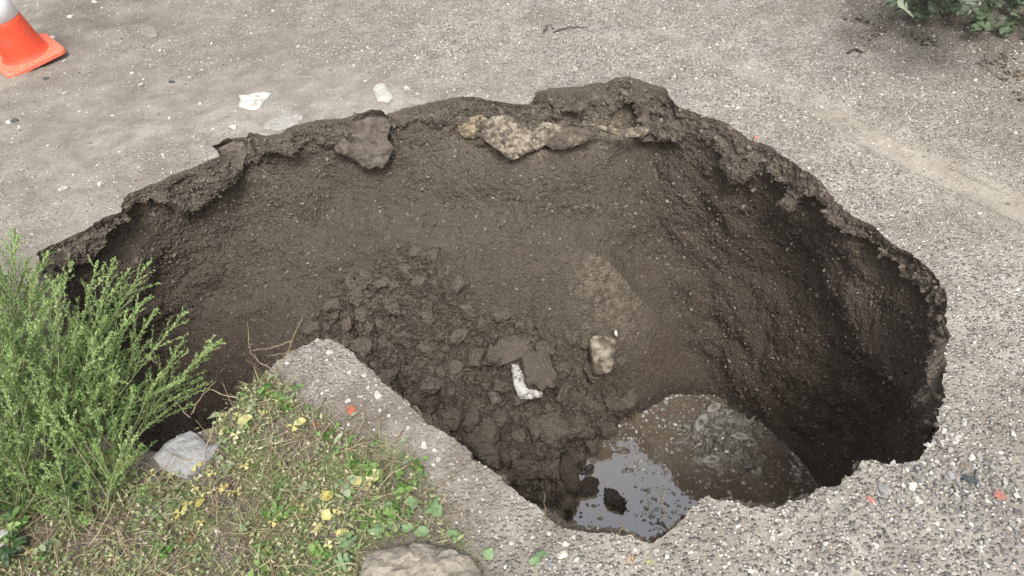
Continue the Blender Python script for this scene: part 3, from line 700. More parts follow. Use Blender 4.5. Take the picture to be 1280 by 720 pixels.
# crumpled white scrap
def scrap(name, pxs, zf, mat, label, cat, off=.06):
    base = px(*pxs[0], zf); nrm = np.array([0, -.55, .83]); p0 = base+nrm*off
    pts = [px_plane(u, v, p0, nrm) for (u, v) in pxs]
    V_, T_ = plate(pts, nrm, .006, .006, 40)
    o = link(name, mesh_np(name, V_-p0, T_, mat, True)); o.location = p0; return tag(o, label, cat)
def plate(outline, nrm, thick, rough, ns=60, seed=0, step=None):
    """solid plate from an outline lying in a plane: front relief, real thickness, rough sides"""
    O = np.array(outline); nrm = np.asarray(nrm, float)/np.linalg.norm(nrm)
    c0 = O.mean(0); e1 = O[0]-c0; e1 -= nrm*(e1@nrm); e1 /= np.linalg.norm(e1); e2 = np.cross(nrm, e1)
    L2 = np.c_[(O-c0)@e1, (O-c0)@e2]
    per = np.linalg.norm(np.diff(np.vstack([L2, L2[:1]]), axis=0), axis=1).sum()
    C, _, _ = resample_closed(L2, None, per/ns)
    if 0.5*np.sum(C[:, 0]*np.roll(C[:, 1], -1)-np.roll(C[:, 0], -1)*C[:, 1]) < 0: C = C[::-1]
    C = C+ (per/ns)*.45*np.c_[pnoise(p3(C*60+seed), 1), pnoise(p3(C*60+seed), 2)]
    n_ = len(C); st = per/ns
    gx, gy = np.meshgrid(np.arange(C[:, 0].min(), C[:, 0].max(), st), np.arange(C[:, 1].min(), C[:, 1].max(), st))
    g = np.c_[gx.ravel(), gy.ravel()]+rng.uniform(-.2, .2, (gx.size, 2))*st; g = g[in_poly(g, C*.97)]
    PV_, PT_, og = cdt(np.vstack([C, g]), n_)
    PT_ = PT_[in_poly(PV_[PT_].mean(1), C)]
    a2 = PV_[PT_]; cr = (a2[:, 1, 0]-a2[:, 0, 0])*(a2[:, 2, 1]-a2[:, 0, 1])-(a2[:, 1, 1]-a2[:, 0, 1])*(a2[:, 2, 0]-a2[:, 0, 0])
    PT_[cr < 0] = PT_[cr < 0][:, ::-1]
    dmin = np.min(np.linalg.norm(PV_[:, None]-C[None], axis=2), 1)
    hgt = rough*fbm(p3(PV_*18+seed), 4, .6)+rough*.5*fbm(p3(PV_*60+seed), 2)
    hgt = hgt - min(thick*.45, .018)*np.exp(-dmin/min(thick*.5+1e-6, .016))
    N_ = len(PV_)
    top = c0+PV_[:, :1]*e1+PV_[:, 1:]*e2+hgt[:, None]*nrm
    bot = c0+PV_[:, :1]*e1*.92+PV_[:, 1:]*e2*.92-thick*nrm
    ringid = {}
    for i, o_ in enumerate(og):
        for q_ in o_:
            if q_ < n_: ringid[q_] = i
    T_ = [PT_, PT_[:, ::-1]+N_]; side = []
    for i in range(n_):
        p_, q_ = ringid.get(i), ringid.get((i+1) % n_)
        if p_ is None or q_ is None or p_ == q_: continue
        side += [(p_, p_+N_, q_), (q_, p_+N_, q_+N_)]
    T_.append(np.array(side)); return np.vstack([top, bot]), np.vstack(T_)
scrap('white_scrap', [(638,451),(648,456),(653,466),(662,470),(675,470),(681,481),(678,496),(664,500),(649,498),(643,484),(640,468)], -.93, mat_rock('chalky_white', (.70,.70,.69), (.42,.41,.39), (.14,.12,.1), .47, 40), 'crumpled white scrap on the left edge of the big clod', 'scrap', .085)

# ------------------------------------------------------------------ chunks of crust hanging on the far lip
def lip_plate(name, pxs, rimref, ny, nz_, off, thick, rough, mat, label, cat, seed=0, nx=0.0, zr=0):
    p0 = px(*rimref, 0); nrm = np.array([nx, -ny, nz_]); nrm /= np.linalg.norm(nrm); p0 = p0+nrm*off
    pts = [px_plane(u, v, p0, nrm) for (u, v) in pxs]
    V_, T_ = plate(pts, nrm, thick, rough, 90, seed); c0 = np.mean(pts, 0)
    o = link(name, mesh_np(name, V_-c0, T_, mat, False)); o.location = c0; return tag(o, label, cat)
lip_plate('crust_slab', [(440,153),(462,146),(482,147),(487,158),(483,172),(492,184),(484,200),(477,210),(470,207),(462,211),(452,208),(440,198),(420,190),(416,184),(424,170)], (455,143), .8, .6, .05, .05, .012, MSLAB, 'broad crust slab leaning off the far rim left of the pale limestone', 'crust slab', 3)
lip_plate('crust_slab', [(272,184),(290,175),(304,176),(308,190),(303,207),(301,220),(290,215),(284,204),(276,194)], (285,172), .75, .66, .04, .06, .012, MSLAB, 'small wedge of crust hanging at the left corner of the rim', 'crust slab', 5, nx=.2)
lip_plate('tan_stone', [(571,153),(585,147),(603,142),(611,150),(603,165),(592,173),(580,172),(572,165)], (590,122), .8, .6, .05, .05, .016, MTAN, 'ochre crumbling stone set in the far wall below the rim', 'stone', 7)
lip_plate('limestone_lump', [(600,168),(606,152),(616,144),(630,143),(645,147),(662,149),(672,147),(690,153),(704,158),(690,174),(676,184),(660,190),(648,197),(640,199),(626,190),(610,178)], (640,130), .75, .66, .045, .06, .03, MLIME, 'pale streaked limestone lump bulging from the far wall', 'stone', 9)
lip_plate('limestone_lump', [(668,172),(690,160),(720,158),(740,160),(748,168),(730,178),(708,186),(692,186)], (715,112), .75, .66, .10, .05, .014, mat_rock('muddy_lime', (.28,.235,.175), (.18,.147,.11), (.10,.082,.062), .56, 24), 'muddy limestone lump right of the pale streaked one', 'stone', 11)
lip_plate('limestone_ledge', [(736,153),(752,156),(768,160),(784,160),(805,156),(812,162),(798,170),(782,171),(770,167),(752,162)], (775,100), .7, .7, .155, .03, .01, mat_rock('cream_lime', (.40,.35,.26), (.26,.22,.16), (.11,.09,.068), .53, 40), 'thin cream limestone ledge under the top of the far rim', 'stone', 13)
lip_plate('crust_slab', [(545,150),(560,146),(575,152),(566,160),(556,168),(548,160)], (560,124), .8, .6, .05, .04, .008, MSLAB, 'pointed crust flake just left of the ochre stone', 'crust slab', 15)

# ------------------------------------------------------------------ named stones on the ground
def ground_pt(u, v):
    p = px(u, v); z_ = float(gz(p[None, :2])[0]); p = px(u, v, z_); return p
def ground_plate(name, pxs, thick, rough, mat, label, cat, seed):
    c = np.mean(np.array(pxs), 0); p0 = ground_pt(*c)+np.array([0, 0, thick*.5]); nrm = np.array([0, 0, 1.])
    V_, T_ = plate([px_plane(u, v, p0, nrm) for u, v in pxs], nrm, thick, rough, 70, seed)
    o = link(name, mesh_np(name, V_-p0, T_, mat, False)); o.location = p0; return tag(o, label, cat)
PB = [mesh_np('pebble', *chunk(600+s, 2, planes=8, soft=40, rough=.07, sq=(1, .75, .5)), MWHITE, False) for s in range(6)]
def stone(name, u, v, wpx, mat, label, cat='pebble', group=None, sq=(1, .75, .5), rz=None, sub=2, lift=.4, planes=8, seed=None, soft=40, rough=.07):
    p = ground_pt(u, v); k_ = proj(p[None])[2][0]; s = wpx*.5*k_/F_PX
    rz = random.uniform(0, 6.28) if rz is None else rz
    if seed is None and mat is MWHITE: me = random.choice(PB)
    else: me = mesh_np(name, *chunk(seed or random.randint(1000, 9999), sub, planes, soft, rough, sq), mat, sub > 3)
    return put(name, me, (p[0], p[1], p[2]+s*sq[2]*lift), s, (random.uniform(-.15, .15), random.uniform(-.15, .15), rz), label, cat, group)
for (u, v, w_) in [(1140,609,15),(1147,626,12),(1133,587,9),(1270,620,11),(1272,650,9),(1264,654,8),(1137,666,9),(1160,662,8),(1171,655,7),(1177,670,7),(1225,684,8),(1192,717,8),(1261,661,8),(971,650,7),(1190,580,8),(1278,676,6),(1205,640,6)]:
    stone('pebble', u, v, w_, MWHITE, 'white pebble in the coarse grey gravel right of the hole', group='white pebbles in the coarse gravel')
for (u, v, w_) in [(707,681,11),(703,694,17),(686,667,9),(821,688,8),(721,700,8),(639,680,7),(717,672,6),(652,676,6),(665,672,6),(750,706,6),(693,708,7),(600,640,5)]:
    stone('pebble', u, v, w_, MWHITE, 'white pebble on the brown soil at the near edge of the hole', group='white pebbles by the near edge')
for (u, v, w_) in [(472,495,13),(530,557,11),(385,553,8),(435,502,9),(412,441,12),(543,563,7),(548,575,8),(486,520,7),(460,485,7),(500,510,6),(437,466,6),(455,470,7),(520,585,6),(510,535,6)]:
    stone('pebble', u, v, w_, MWHITE, 'white pebble on the soil tongue beside the weeds', group='white pebbles on the soil tongue')
for (u, v, w_) in [(153,672,8),(272,663,12),(178,699,6),(260,640,6),(140,660,6),(232,632,6),(122,676,6),(168,600,6),(190,610,7),(205,625,6),(176,655,6)]:
    stone('pebble', u, v, w_, MWHITE, 'white pebble among the ground plants at the lower left', group='white pebbles among the plants')
for (u, v, w_) in [(80,237,13),(125,231,8),(88,22,9),(66,47,8),(40,38,8),(165,92,6),(176,107,8),(82,117,7),(118,3,8),(200,64,6),(212,148,6),(100,140,6),(290,160,12),(60,183,7),(150,190,6),(28,213,6),(250,130,6)]:
    stone('pebble', u, v, w_, MWHITE, 'white pebble on the bare trodden ground left of the hole', group='white pebbles on the bare ground')
stone('pebble', 508, 111, 11, MWHITE, 'round white pebble right of the pale grey flat stone', seed=33)
ground_plate('flat_stone', [(172,36),(178,32),(192,31),(198,37),(196,42),(186,45),(175,41)], .022, .006, mat_rock('brown_flat', (.27,.235,.205), (.22,.195,.17), (.2,.175,.15), .4, 20), 'brown flat stone half sunk right of the traffic cone', 'stone', 35)
stone('pebble', 58, 99, 9, MDKSTONE, 'dark round pebble just below the traffic cone', seed=36)
stone('pebble', 215, 103, 9, MDKSTONE, 'dark pebble right of and below the traffic cone', seed=37)
stone('pebble', 12, 153, 11, MWHITE, 'white pebble beside a dark bit at the left edge', seed=38)
stone('pebble', 17, 152, 12, MDKSTONE, 'dark bit beside a white pebble at the left edge', sq=(1.2,.5,.4), rz=.5, seed=39)
stone('brick_fragment', 440, 514, 18, MBRICK, 'bright red brick fragment on the soil tongue', 'brick fragment', sq=(.8,1,.45), rz=.2, seed=40, planes=8, soft=40)
stone('brick_fragment', 394, 531, 11, MTERRA, 'dull brown brick fragment among plants on the soil tongue', 'brick fragment', sq=(1,.9,.5), seed=41)
stone('brick_fragment', 1089, 626, 13, mat_rock('pink_brick', (.55,.24,.19),(.48,.2,.16),(.4,.25,.2),.36,60), 'pink brick fragment in gravel at the near right rim', 'brick fragment', sq=(.6,1,.4), rz=.5, seed=42, planes=8)
stone('brick_fragment', 1250, 620, 15, mat_rock('rosy_brick', (.42,.18,.15),(.36,.14,.12),(.33,.2,.17),.36,60), 'rosy brick fragment in coarse gravel near the right edge', 'brick fragment', sq=(1,.8,.45), seed=43, planes=8)
stone('brick_fragment', 945, 172, 8, bpy.data.materials['pink_brick'], 'tiny pink brick fragment on the far right rim', 'brick fragment', seed=44)
stone('brick_fragment', 238, 673, 17, MTERRA, 'dark red brick fragment among dry stems at the lower left', 'brick fragment', sq=(1,.8,.5), seed=45)
stone('dark_stone', 1212, 600, 22, MDKSTONE, 'dark greenish angular stone in the coarse gravel', 'stone', sq=(1,.6,.5), rz=-.4, seed=46, planes=8, soft=40)
stone('cream_stone', 1207, 585, 14, MLIME, 'cream stone just above the dark greenish stone', 'stone', sq=(1,.8,.5), seed=47)
stone('grey_stone', 1105, 612, 22, MGROCK, 'flat grey stone near the near right rim', 'stone', sq=(1,.75,.25), seed=48)
stone('grey_stone', 1189, 595, 15, MGROCK, 'small grey stone left of the dark greenish stone', 'stone', sq=(1,.7,.4), seed=49)
stone('dark_stone', 1271, 640, 14, mat_rock('slate', (.1,.1,.105),(.14,.14,.145),(.16,.155,.15),.3,40), 'dark slate stone at the right edge between white pebbles', 'stone', sq=(1,.7,.4), seed=50)
ground_plate('concrete_lump', [(188,567),(201,550),(218,539),(234,534),(245,540),(255,550),(272,548),(266,558),(255,573),(242,585),(231,594),(217,590),(202,582)], .07, .006, MGROCK, 'grey angular concrete lump at the pit edge among the weeds', 'stone', 58)
ground_plate('concrete_lump', [(446,735),(450,702),(458,686),(478,681),(500,676),(520,672),(545,676),(562,684),(585,690),(600,705),(612,735),(600,770),(500,780),(455,765)], .11, .012, MBROCK, 'large brownish stone cut off by the bottom of the frame', 'stone', 66)
stone('pale_stone', 8, 672, 26, mat_rock('pale_rough', (.5,.5,.48),(.4,.4,.38),(.25,.24,.21),.4,30), 'pale rough stone at the left edge among the plants', 'stone', sq=(.8,1,.6), seed=53, sub=3)
ground_plate('flat_stone', [(298,117),(312,116),(328,113),(339,115),(331,123),(323,134),(312,137),(302,133),(297,131),(300,123)], .018, .006, mat_rock('chalk_flat', (.60,.60,.57), (.48,.475,.445), (.36,.335,.29), .42, 24), 'flat white jagged stone near the far left of the rim', 'stone', 31)
ground_plate('flat_stone', [(465,107),(474,101),(481,102),(491,119),(484,124),(471,122)], .03, .008, mat_rock('pale_concrete', (.48,.475,.44), (.42,.415,.38), (.36,.335,.29), .36, 30), 'pale grey flat stone beyond the far rim', 'stone', 32)
ground_plate('flat_stone', [(331,153),(341,146),(350,142),(366,141),(380,144),(372,153),(350,163),(328,159)], .012, .006, mat_rock('sunk_concrete', (.36,.35,.32), (.31,.30,.27), (.3,.275,.235), .42, 14), 'grey concrete patch sunk in the ground at the rim', 'stone', 34)
# scraps lying about
def leaf_obj(name, u, v, wpx, mat, label, cat, rz, shape='oval', parent=None, group=None, lift=.006, tilt=None):
    p = ground_pt(u, v); k_ = proj(p[None])[2][0]; s = wpx*k_/F_PX
    me = leaf_mesh(name, s, shape, mat, random.randint(0, 999))
    o = link(name, me, parent); o.location = (p[0], p[1], p[2]+lift)
    o.rotation_euler = (tilt if tilt is not None else random.uniform(-.3, .3), random.uniform(-.3, .3), rz); return tag(o, label, cat, group)
SHAPES = {'oval': [(0,.08),(.2,.32),(.45,.42),(.7,.34),(.9,.14),(1,.0)],
          'heart': [(0,.05),(-.03,.3),(.1,.46),(.35,.48),(.65,.34),(.88,.14),(1,0)],
          'obcord': [(0,.03),(.3,.18),(.6,.38),(.85,.44),(1.0,.30),(.93,.05),(.9,0)],
          'lance': [(0,.04),(.2,.15),(.45,.2),(.7,.15),(.9,.06),(1,0)],
          'ivy': [(0,.03),(-.08,.35),(.12,.6),(.22,.42),(.4,.3),(.55,.42),(.7,.3),(.85,.12),(1,0)],
          'lobed': [(0,.03),(-.1,.2),(-.04,.42),(.08,.36),(.16,.16),(.22,.5),(.42,.68),(.5,.48),(.42,.16),(.66,.4),(.86,.34),(.78,.12),(1.0,.07),(1.08,0)]}
def leaf_mesh(name, s, shape, mat, seed, fold=.18, curl=.25):
    pr = SHAPES[shape]; g = np.random.default_rng(seed); V_, T_ = [], []
    for (x_, y_) in pr:
        for sg, f in ((1, 1), (1, .5), (0, 0), (-1, .5), (-1, 1)):
            yy = y_*f*sg
            z_ = fold*abs(yy) - curl*(max(x_, 0)**2)*.5 + .05*math.sin(x_*9+yy*7+seed)
            V_.append((x_*(1 if f == 1 else 1), yy, z_))
    n_ = len(pr)
    for i in range(n_-1):
        for j in range(4):
            p_ = i*5+j; T_ += [(p_, p_+1, p_+6), (p_, p_+6, p_+5)]
    V_ = np.array(V_)*s; V_[:, 0] -= 0
    # real (thin) thickness
    k_ = len(V_); T_ = np.array(T_)[:, ::-1]
    return mesh_np(name, V_, T_, mat, True)
MLBLUE = mat_rock('blue_plastic', (.14,.2,.3), (.42,.46,.5), (.25,.24,.22), .46, 50, .4)
stone('blue_scrap', 687, 705, 13, MLBLUE, 'small blue scrap beside a white pebble at the near edge', 'scrap', sq=(.5,1,.25), rz=.1, seed=77)
MYEL = mat_leaf('yellow_leaf', [(0, (.46, .38, .10)), (.5, (.55, .52, .2)), (1, (.62, .62, .34))], .2)
MBRN = mat_leaf('brown_leaf', [(0, (.2, .11, .06)), (1, (.32, .2, .12))], .1)
leaf_obj('fallen_leaf', 812, 706, 9, MYEL, 'small yellow leaf with a pale stalk near the bottom edge', 'leaf', 1.2, 'heart')
leaf_obj('fallen_leaf', 784, 702, 12, mat_leaf('pinkish_leaf', [(0,(.32,.22,.16)),(1,(.38,.28,.21))], .1), 'curled pinkish brown leaf near the bottom edge', 'leaf', .3, 'lobed', tilt=.7)
leaf_obj('fallen_leaf', 54, 700, 28, mat_leaf('rust_leaf', [(0,(.30,.13,.07)),(1,(.36,.17,.09))], .1), 'rusty brown leaf standing up at the lower left', 'leaf', 1.9, 'oval', tilt=.5)

# ------------------------------------------------------------------ traffic cone
MOR = mat_rock('orange_plastic', (.82,.085,.03), (.74,.078,.03), (.52,.10,.055), .40, 11, .5)
mo, no, bo = mat_new('dusty_orange'); k = NB(no); c = k.geo().outputs['Position']
no.links.new(k.mix(k.ramp(k.noise(c, 60, 6, .7), [(.38, 0.), (.6, 1.)]), (.80,.24,.17), (.84,.13,.06)), bo.inputs['Base Color']); bo.inputs['Roughness'].default_value = .7
mw, nw, bw = mat_new('reflective_white'); k = NB(nw); c = k.coord()
nw.links.new(k.mix(k.noise(c, 20, 4), (.74,.78,.80), (.83,.85,.86)), bw.inputs['Base Color']); bw.inputs['Roughness'].default_value = .35
def lathe(prof, sides=48):
    V_, T_ = [], []
    for (r, z_) in prof:
        for j in range(sides): V_.append((r*math.cos(2*math.pi*j/sides), r*math.sin(2*math.pi*j/sides), z_))
    for i in range(len(prof)-1):
        for j in range(sides):
            p_, q_ = i*sides+j, i*sides+(j+1) % sides
            T_ += [(p_, q_, q_+sides), (p_, q_+sides, p_+sides)]
    return np.array(V_), np.array(T_)
cp = ground_pt(37, 74)
cone = empty('traffic_cone', cp, 'orange and white traffic cone standing at the top left corner', 'traffic cone')
def cr_(z_): return .100+(.028-.100)*(z_-.03)/.60
prof = [(.118,.022),(.110,.024),(.104,.030),(cr_(.035),.036)]+[(cr_(z_), z_) for z_ in (.06,.12,.19,.208)]
prof_a = prof+[(cr_(.21)-.003,.2105)]
link('body', mesh_np('body', *lathe([(.118,.020)]+prof_a+[(cr_(.36)-.003,.3585),(cr_(.36),.360),(cr_(.45),.45),(cr_(.55),.55),(cr_(.63),.625),(cr_(.63)-.004,.63),(cr_(.63)-.009,.63),(cr_(.55)-.01,.55)]), MOR, True), cone)
link('reflective_collar', mesh_np('reflective_collar', *lathe([(cr_(.211)-.002,.2105),(cr_(.211)+.0015,.211),(cr_(.28)+.0015,.28),(cr_(.357)+.0015,.357),(cr_(.358)-.002,.358)]), mw, True), cone)
bm = bmesh.new(); hw, cut = .145, .03
vs = []
outl = []
for sx, sy in ((1, 1), (-1, 1), (-1, -1), (1, -1)):
    for k2 in range(6):
        a_ = math.atan2(sy, sx)-math.pi/4+k2/5*math.pi/2
        outl.append((sx*(hw-cut)+cut*math.cos(a_), sy*(hw-cut)+cut*math.sin(a_)))
outl = np.array(outl); nO = len(outl); V_ = []; T_ = []
rings = [(1.0, .0), (1.0, .015), (.975, .020), (.8, .024), (0.0, .024)]
for (s, z_) in rings:
    for q_ in outl:
        wv_ = .004*math.sin(q_[0]*22+q_[1]*9) if s > .9 else 0
        V_.append((q_[0]*s, q_[1]*s, z_+wv_))
for i in range(len(rings)-1):
    for j in range(nO):
        p_, q_ = i*nO+j, i*nO+(j+1) % nO
        T_ += [(p_, q_, q_+nO), (p_, q_+nO, p_+nO)]
link('base_plate', mesh_np('base_plate', np.array(V_), np.array(T_), mo, False), cone)
cone.rotation_euler = (R_(3), R_(-6), R_(40)); cone.location.z += .012; cone.scale = (1.08,)*3
bm.free()

# ------------------------------------------------------------------ floating debris and scum on the puddle
MSC = mat_island('grey_scum', [(0, (.10, .095, .08)), (.4, (.24, .232, .2)), (.8, (.38, .37, .33)), (1, (.55, .54, .5))], rough=.6, mottle=.4)
MDEB = mat_island('sodden_debris', [(0, (.10, .09, .07)), (.6, (.20, .188, .155)), (1, (.34, .325, .275))], rough=.4, mottle=.75)
wc = px(905, 545, WATER_Z)
deb = empty('floating_debris', wc, 'raft of sodden grey leaves and bark floating in the puddle', 'debris')
def blob_plate(rad, asp, thick, seed):
    g_ = np.random.default_rng(seed); a_ = np.linspace(0, 2*np.pi, 22, endpoint=False)
    r_ = rad*(1+.2*np.sin(a_*2+g_.uniform(0, 6))+.12*np.sin(a_*5+g_.uniform(0, 6))+.08*g_.normal(size=22))
    O = np.c_[r_*np.cos(a_), r_*np.sin(a_)*asp]; V_ = []; T_ = []
    for (s, z_) in [(1, -thick*.5), (1.02, thick*.2), (.8, thick*.8), (.4, thick*.6), (.0, thick*.5)]:
        for q_ in O: V_.append((q_[0]*s, q_[1]*s, z_+.25*thick*math.sin(q_[0]*300+q_[1]*220)*s))
    for i in range(4):
        for j in range(22):
            p_, q_ = i*22+j, i*22+(j+1) % 22; T_ += [(p_, q_, q_+22), (p_, q_+22, p_+22)]
    return np.array(V_), np.array(T_)
def curl_ring(L, Wd, h, seed):
    """open rolled leaf: an oval ring wall with a dark hollow"""
    a_ = np.linspace(0, 2*np.pi, 26, endpoint=False); V_ = []; T_ = []
    for (s, z_) in [(1.45, -.003), (1.25, h*.8), (.8, h*1.1), (.5, -.006)]:
        for q_ in a_: V_.append((L*s*math.cos(q_)*(1+.08*math.sin(3*q_+seed)), Wd*s*math.sin(q_)*(1+.1*math.sin(2*q_+seed)), z_*(1+.3*math.sin(2*q_+seed))))
    for i in range(3):
        for j in range(26):
            p_, q_ = i*26+j, i*26+(j+1) % 26; T_ += [(p_, q_, q_+26), (p_, q_+26, p_+26)]
    return np.array(V_), np.array(T_)
gx, gy = np.meshgrid(np.linspace(-.26, .26, 120), np.linspace(-.24, .24, 110)); g_ = np.c_[gx.ravel(), gy.ravel()]
q_ = p3(g_); wq = q_+.05*np.c_[pnoise(q_*9, 1), pnoise(q_*9, 2), np.zeros(len(q_))]
rr_ = np.hypot(g_[:, 0]/.23, g_[:, 1]/.185)
wl = worley(wq*np.array([26, 40, 1]), 9)
hz = .030*(1-rr_**1.5)+.016*fbm(wq*14, 4, .6, seed=200)+.012*(1-np.abs(fbm(wq*24, 2, seed=210))*2.2)-.010*np.exp(-(wl[1]/.1)**2)+.008*(wl[2]-.5)-.010
ny_, nx_ = gx.shape; ii_, jj_ = np.meshgrid(np.arange(ny_-1), np.arange(nx_-1), indexing='ij'); a_ = (ii_*nx_+jj_).ravel()
Qm = np.stack([a_, a_+1, a_+nx_+1, a_+nx_], 1); Qm = Qm[(hz[Qm].max(1) > -.006)]
mmr, nmr, bmr = mat_new('wet_sludge'); k = NB(nmr); c = k.coord()
nmr.links.new(k.mix(k.ramp(k.noise(c, 55, 5, .7), [(.4, 0.), (.62, 1.)]), (.06, .052, .04), (.20, .188, .155)), bmr.inputs['Base Color']); bmr.inputs['Roughness'].default_value = .32
nmr.links.new(k.bump(k.noise(c, 90, 4), .7, .006), bmr.inputs['Normal'])
link('sludge', mesh_np('sludge', np.c_[g_, hz], Qm, mmr, True), deb)
dmesh = [mesh_np('debris_piece', *blob_plate(.013+.0035*s, .35+.14*(s % 4), .008, s), MDEB, True) for s in range(8)]
rmesh = [mesh_np('curled_leaf', *curl_ring(.022+.005*s, .010+.002*s, .009, s), MSC, True) for s in range(5)]
mkd, nkd, bkd = mat_new('black_hollow_mud'); bkd.inputs['Base Color'].default_value = (.012, .011, .009, 1); bkd.inputs['Roughness'].default_value = .3
for i in range(46):
    a_ = random.uniform(0, 6.28); r_ = math.sqrt(random.random())
    u, v = 905+r_*62*math.cos(a_), 545+r_*50*math.sin(a_)+ .25*r_*62*math.cos(a_)
    p = px(u, v, WATER_Z)-wc
    o = put('debris_piece', dmesh[i % 8], (p[0], p[1], .001+.004*random.random()+.010*(1-r_)), random.uniform(.6, 1.15), (random.uniform(-.45, .45), random.uniform(-.45, .45), random.uniform(0, 6.28)), parent=deb)
for (u, v, ln, rz) in [(876,530,2.0,.95),(892,512,1.5,.5),(905,517,1.0,-.4),(857,536,.8,-.6),(889,577,1.3,.15),(893,585,.9,.3),(940,527,.8,.9),(900,595,.6,.6),(910,604,.6,.2),(884,610,.9,.9),(963,568,.5,1.4),(915,580,.6,1.2),(925,548,1.2,-.15)]:
    p = px(u, v, WATER_Z)-wc
    o = put('curled_leaf', rmesh[random.randint(0, 4)], (p[0], p[1], .018), ln*.55, (.15, .12, rz), parent=deb)
    h_ = put('leaf_hollow', None, (0, 0, 0), 1, (0, 0, 0)) if False else None
for (u, v, s) in [(908,568,.014),(894,565,.009),(903,551,.008),(915,573,.006)]:
    p = px(u, v, WATER_Z)-wc
    put('white_flake', mesh_np('white_flake', *chunk(int(u), 2, sq=(1, .8, .4)), MWHITE, False), (p[0], p[1], .022), s, (0, 0, random.uniform(0, 6)), parent=deb)
A = Acc(); sp_ = []
def speck(u, v, su, sv, n_): 
    for _ in range(n_): sp_.append((random.gauss(u, su), random.gauss(v, sv)))
speck(905, 545, 58, 44, 520); speck(835, 525, 14, 9, 40); speck(825, 580, 20, 9, 50); speck(795, 575, 9, 14, 45); speck(770, 545, 18, 8, 40); speck(812, 615, 12, 18, 50)
speck(850, 640, 20, 14, 70); speck(900, 560, 85, 50, 130); speck(1000, 568, 7, 24, 220); speck(945, 505, 30, 6, 120); speck(870, 489, 30, 4, 70); speck(975, 515, 22, 9, 80); speck(830, 508, 22, 7, 70); speck(775, 545, 18, 9, 60); speck(970, 510, 22, 8, 50); speck(855, 493, 30, 5, 50); speck(960, 590, 25, 12, 20); speck(820, 650, 12, 14, 50); speck(740, 640, 14, 14, 14); speck(1010, 590, 6, 14, 40)
sq_ = np.array([px(u, v, WATER_Z) for u, v in sp_]); s = np.clip(np.exp(rng.normal(math.log(.006), .5, len(sq_))), .0025, .016)
scatter(A, CRUMB, sq_+np.array([0, 0, .001]), s, flat=.3); tag(A.build('scum', MSC, smooth=True), kind='stuff')

# ------------------------------------------------------------------ vegetation
MWEED = mat_leaf('weed_leaf', [(0, (.05, .11, .022)), (.4, (.115, .21, .05)), (.75, (.22, .34, .105)), (1, (.36, .48, .19))], .25)
MWDK = mat_leaf('dark_leaf', [(0, (.035, .075, .03)), (.6, (.06, .115, .045)), (1, (.10, .17, .07))], .2, .5)
MSTEM = mat_rock('weed_stem', (.22,.28,.12), (.28,.27,.14), (.14,.17,.08), .4, 60)
MGRASS = mat_leaf('grass_mix', [(0, (.12, .18, .06)), (.3, (.20, .28, .10)), (.6, (.34, .38, .18)), (.8, (.44, .40, .23)), (1, (.55, .50, .34))], .2)
MCLOV = mat_leaf('clover_green', [(0, (.09, .19, .05)), (.5, (.15, .27, .08)), (1, (.23, .35, .12))], .3)
MPALE = mat_leaf('pale_green', [(0, (.2, .26, .14)), (1, (.34, .40, .24))], .25)
def arc(p0, d, L, n_=10, droop=.5, wig=.03):
    d = np.asarray(d, float)/np.linalg.norm(d); P_ = [np.asarray(p0, float)]; st = L/(n_-1)
    for i in range(n_-1):
        d = d+np.array([0, 0, -droop*st/L*.9])+rng.normal(0, wig, 3); d /= np.linalg.norm(d); P_.append(P_[-1]+d*st)
    return np.array(P_)
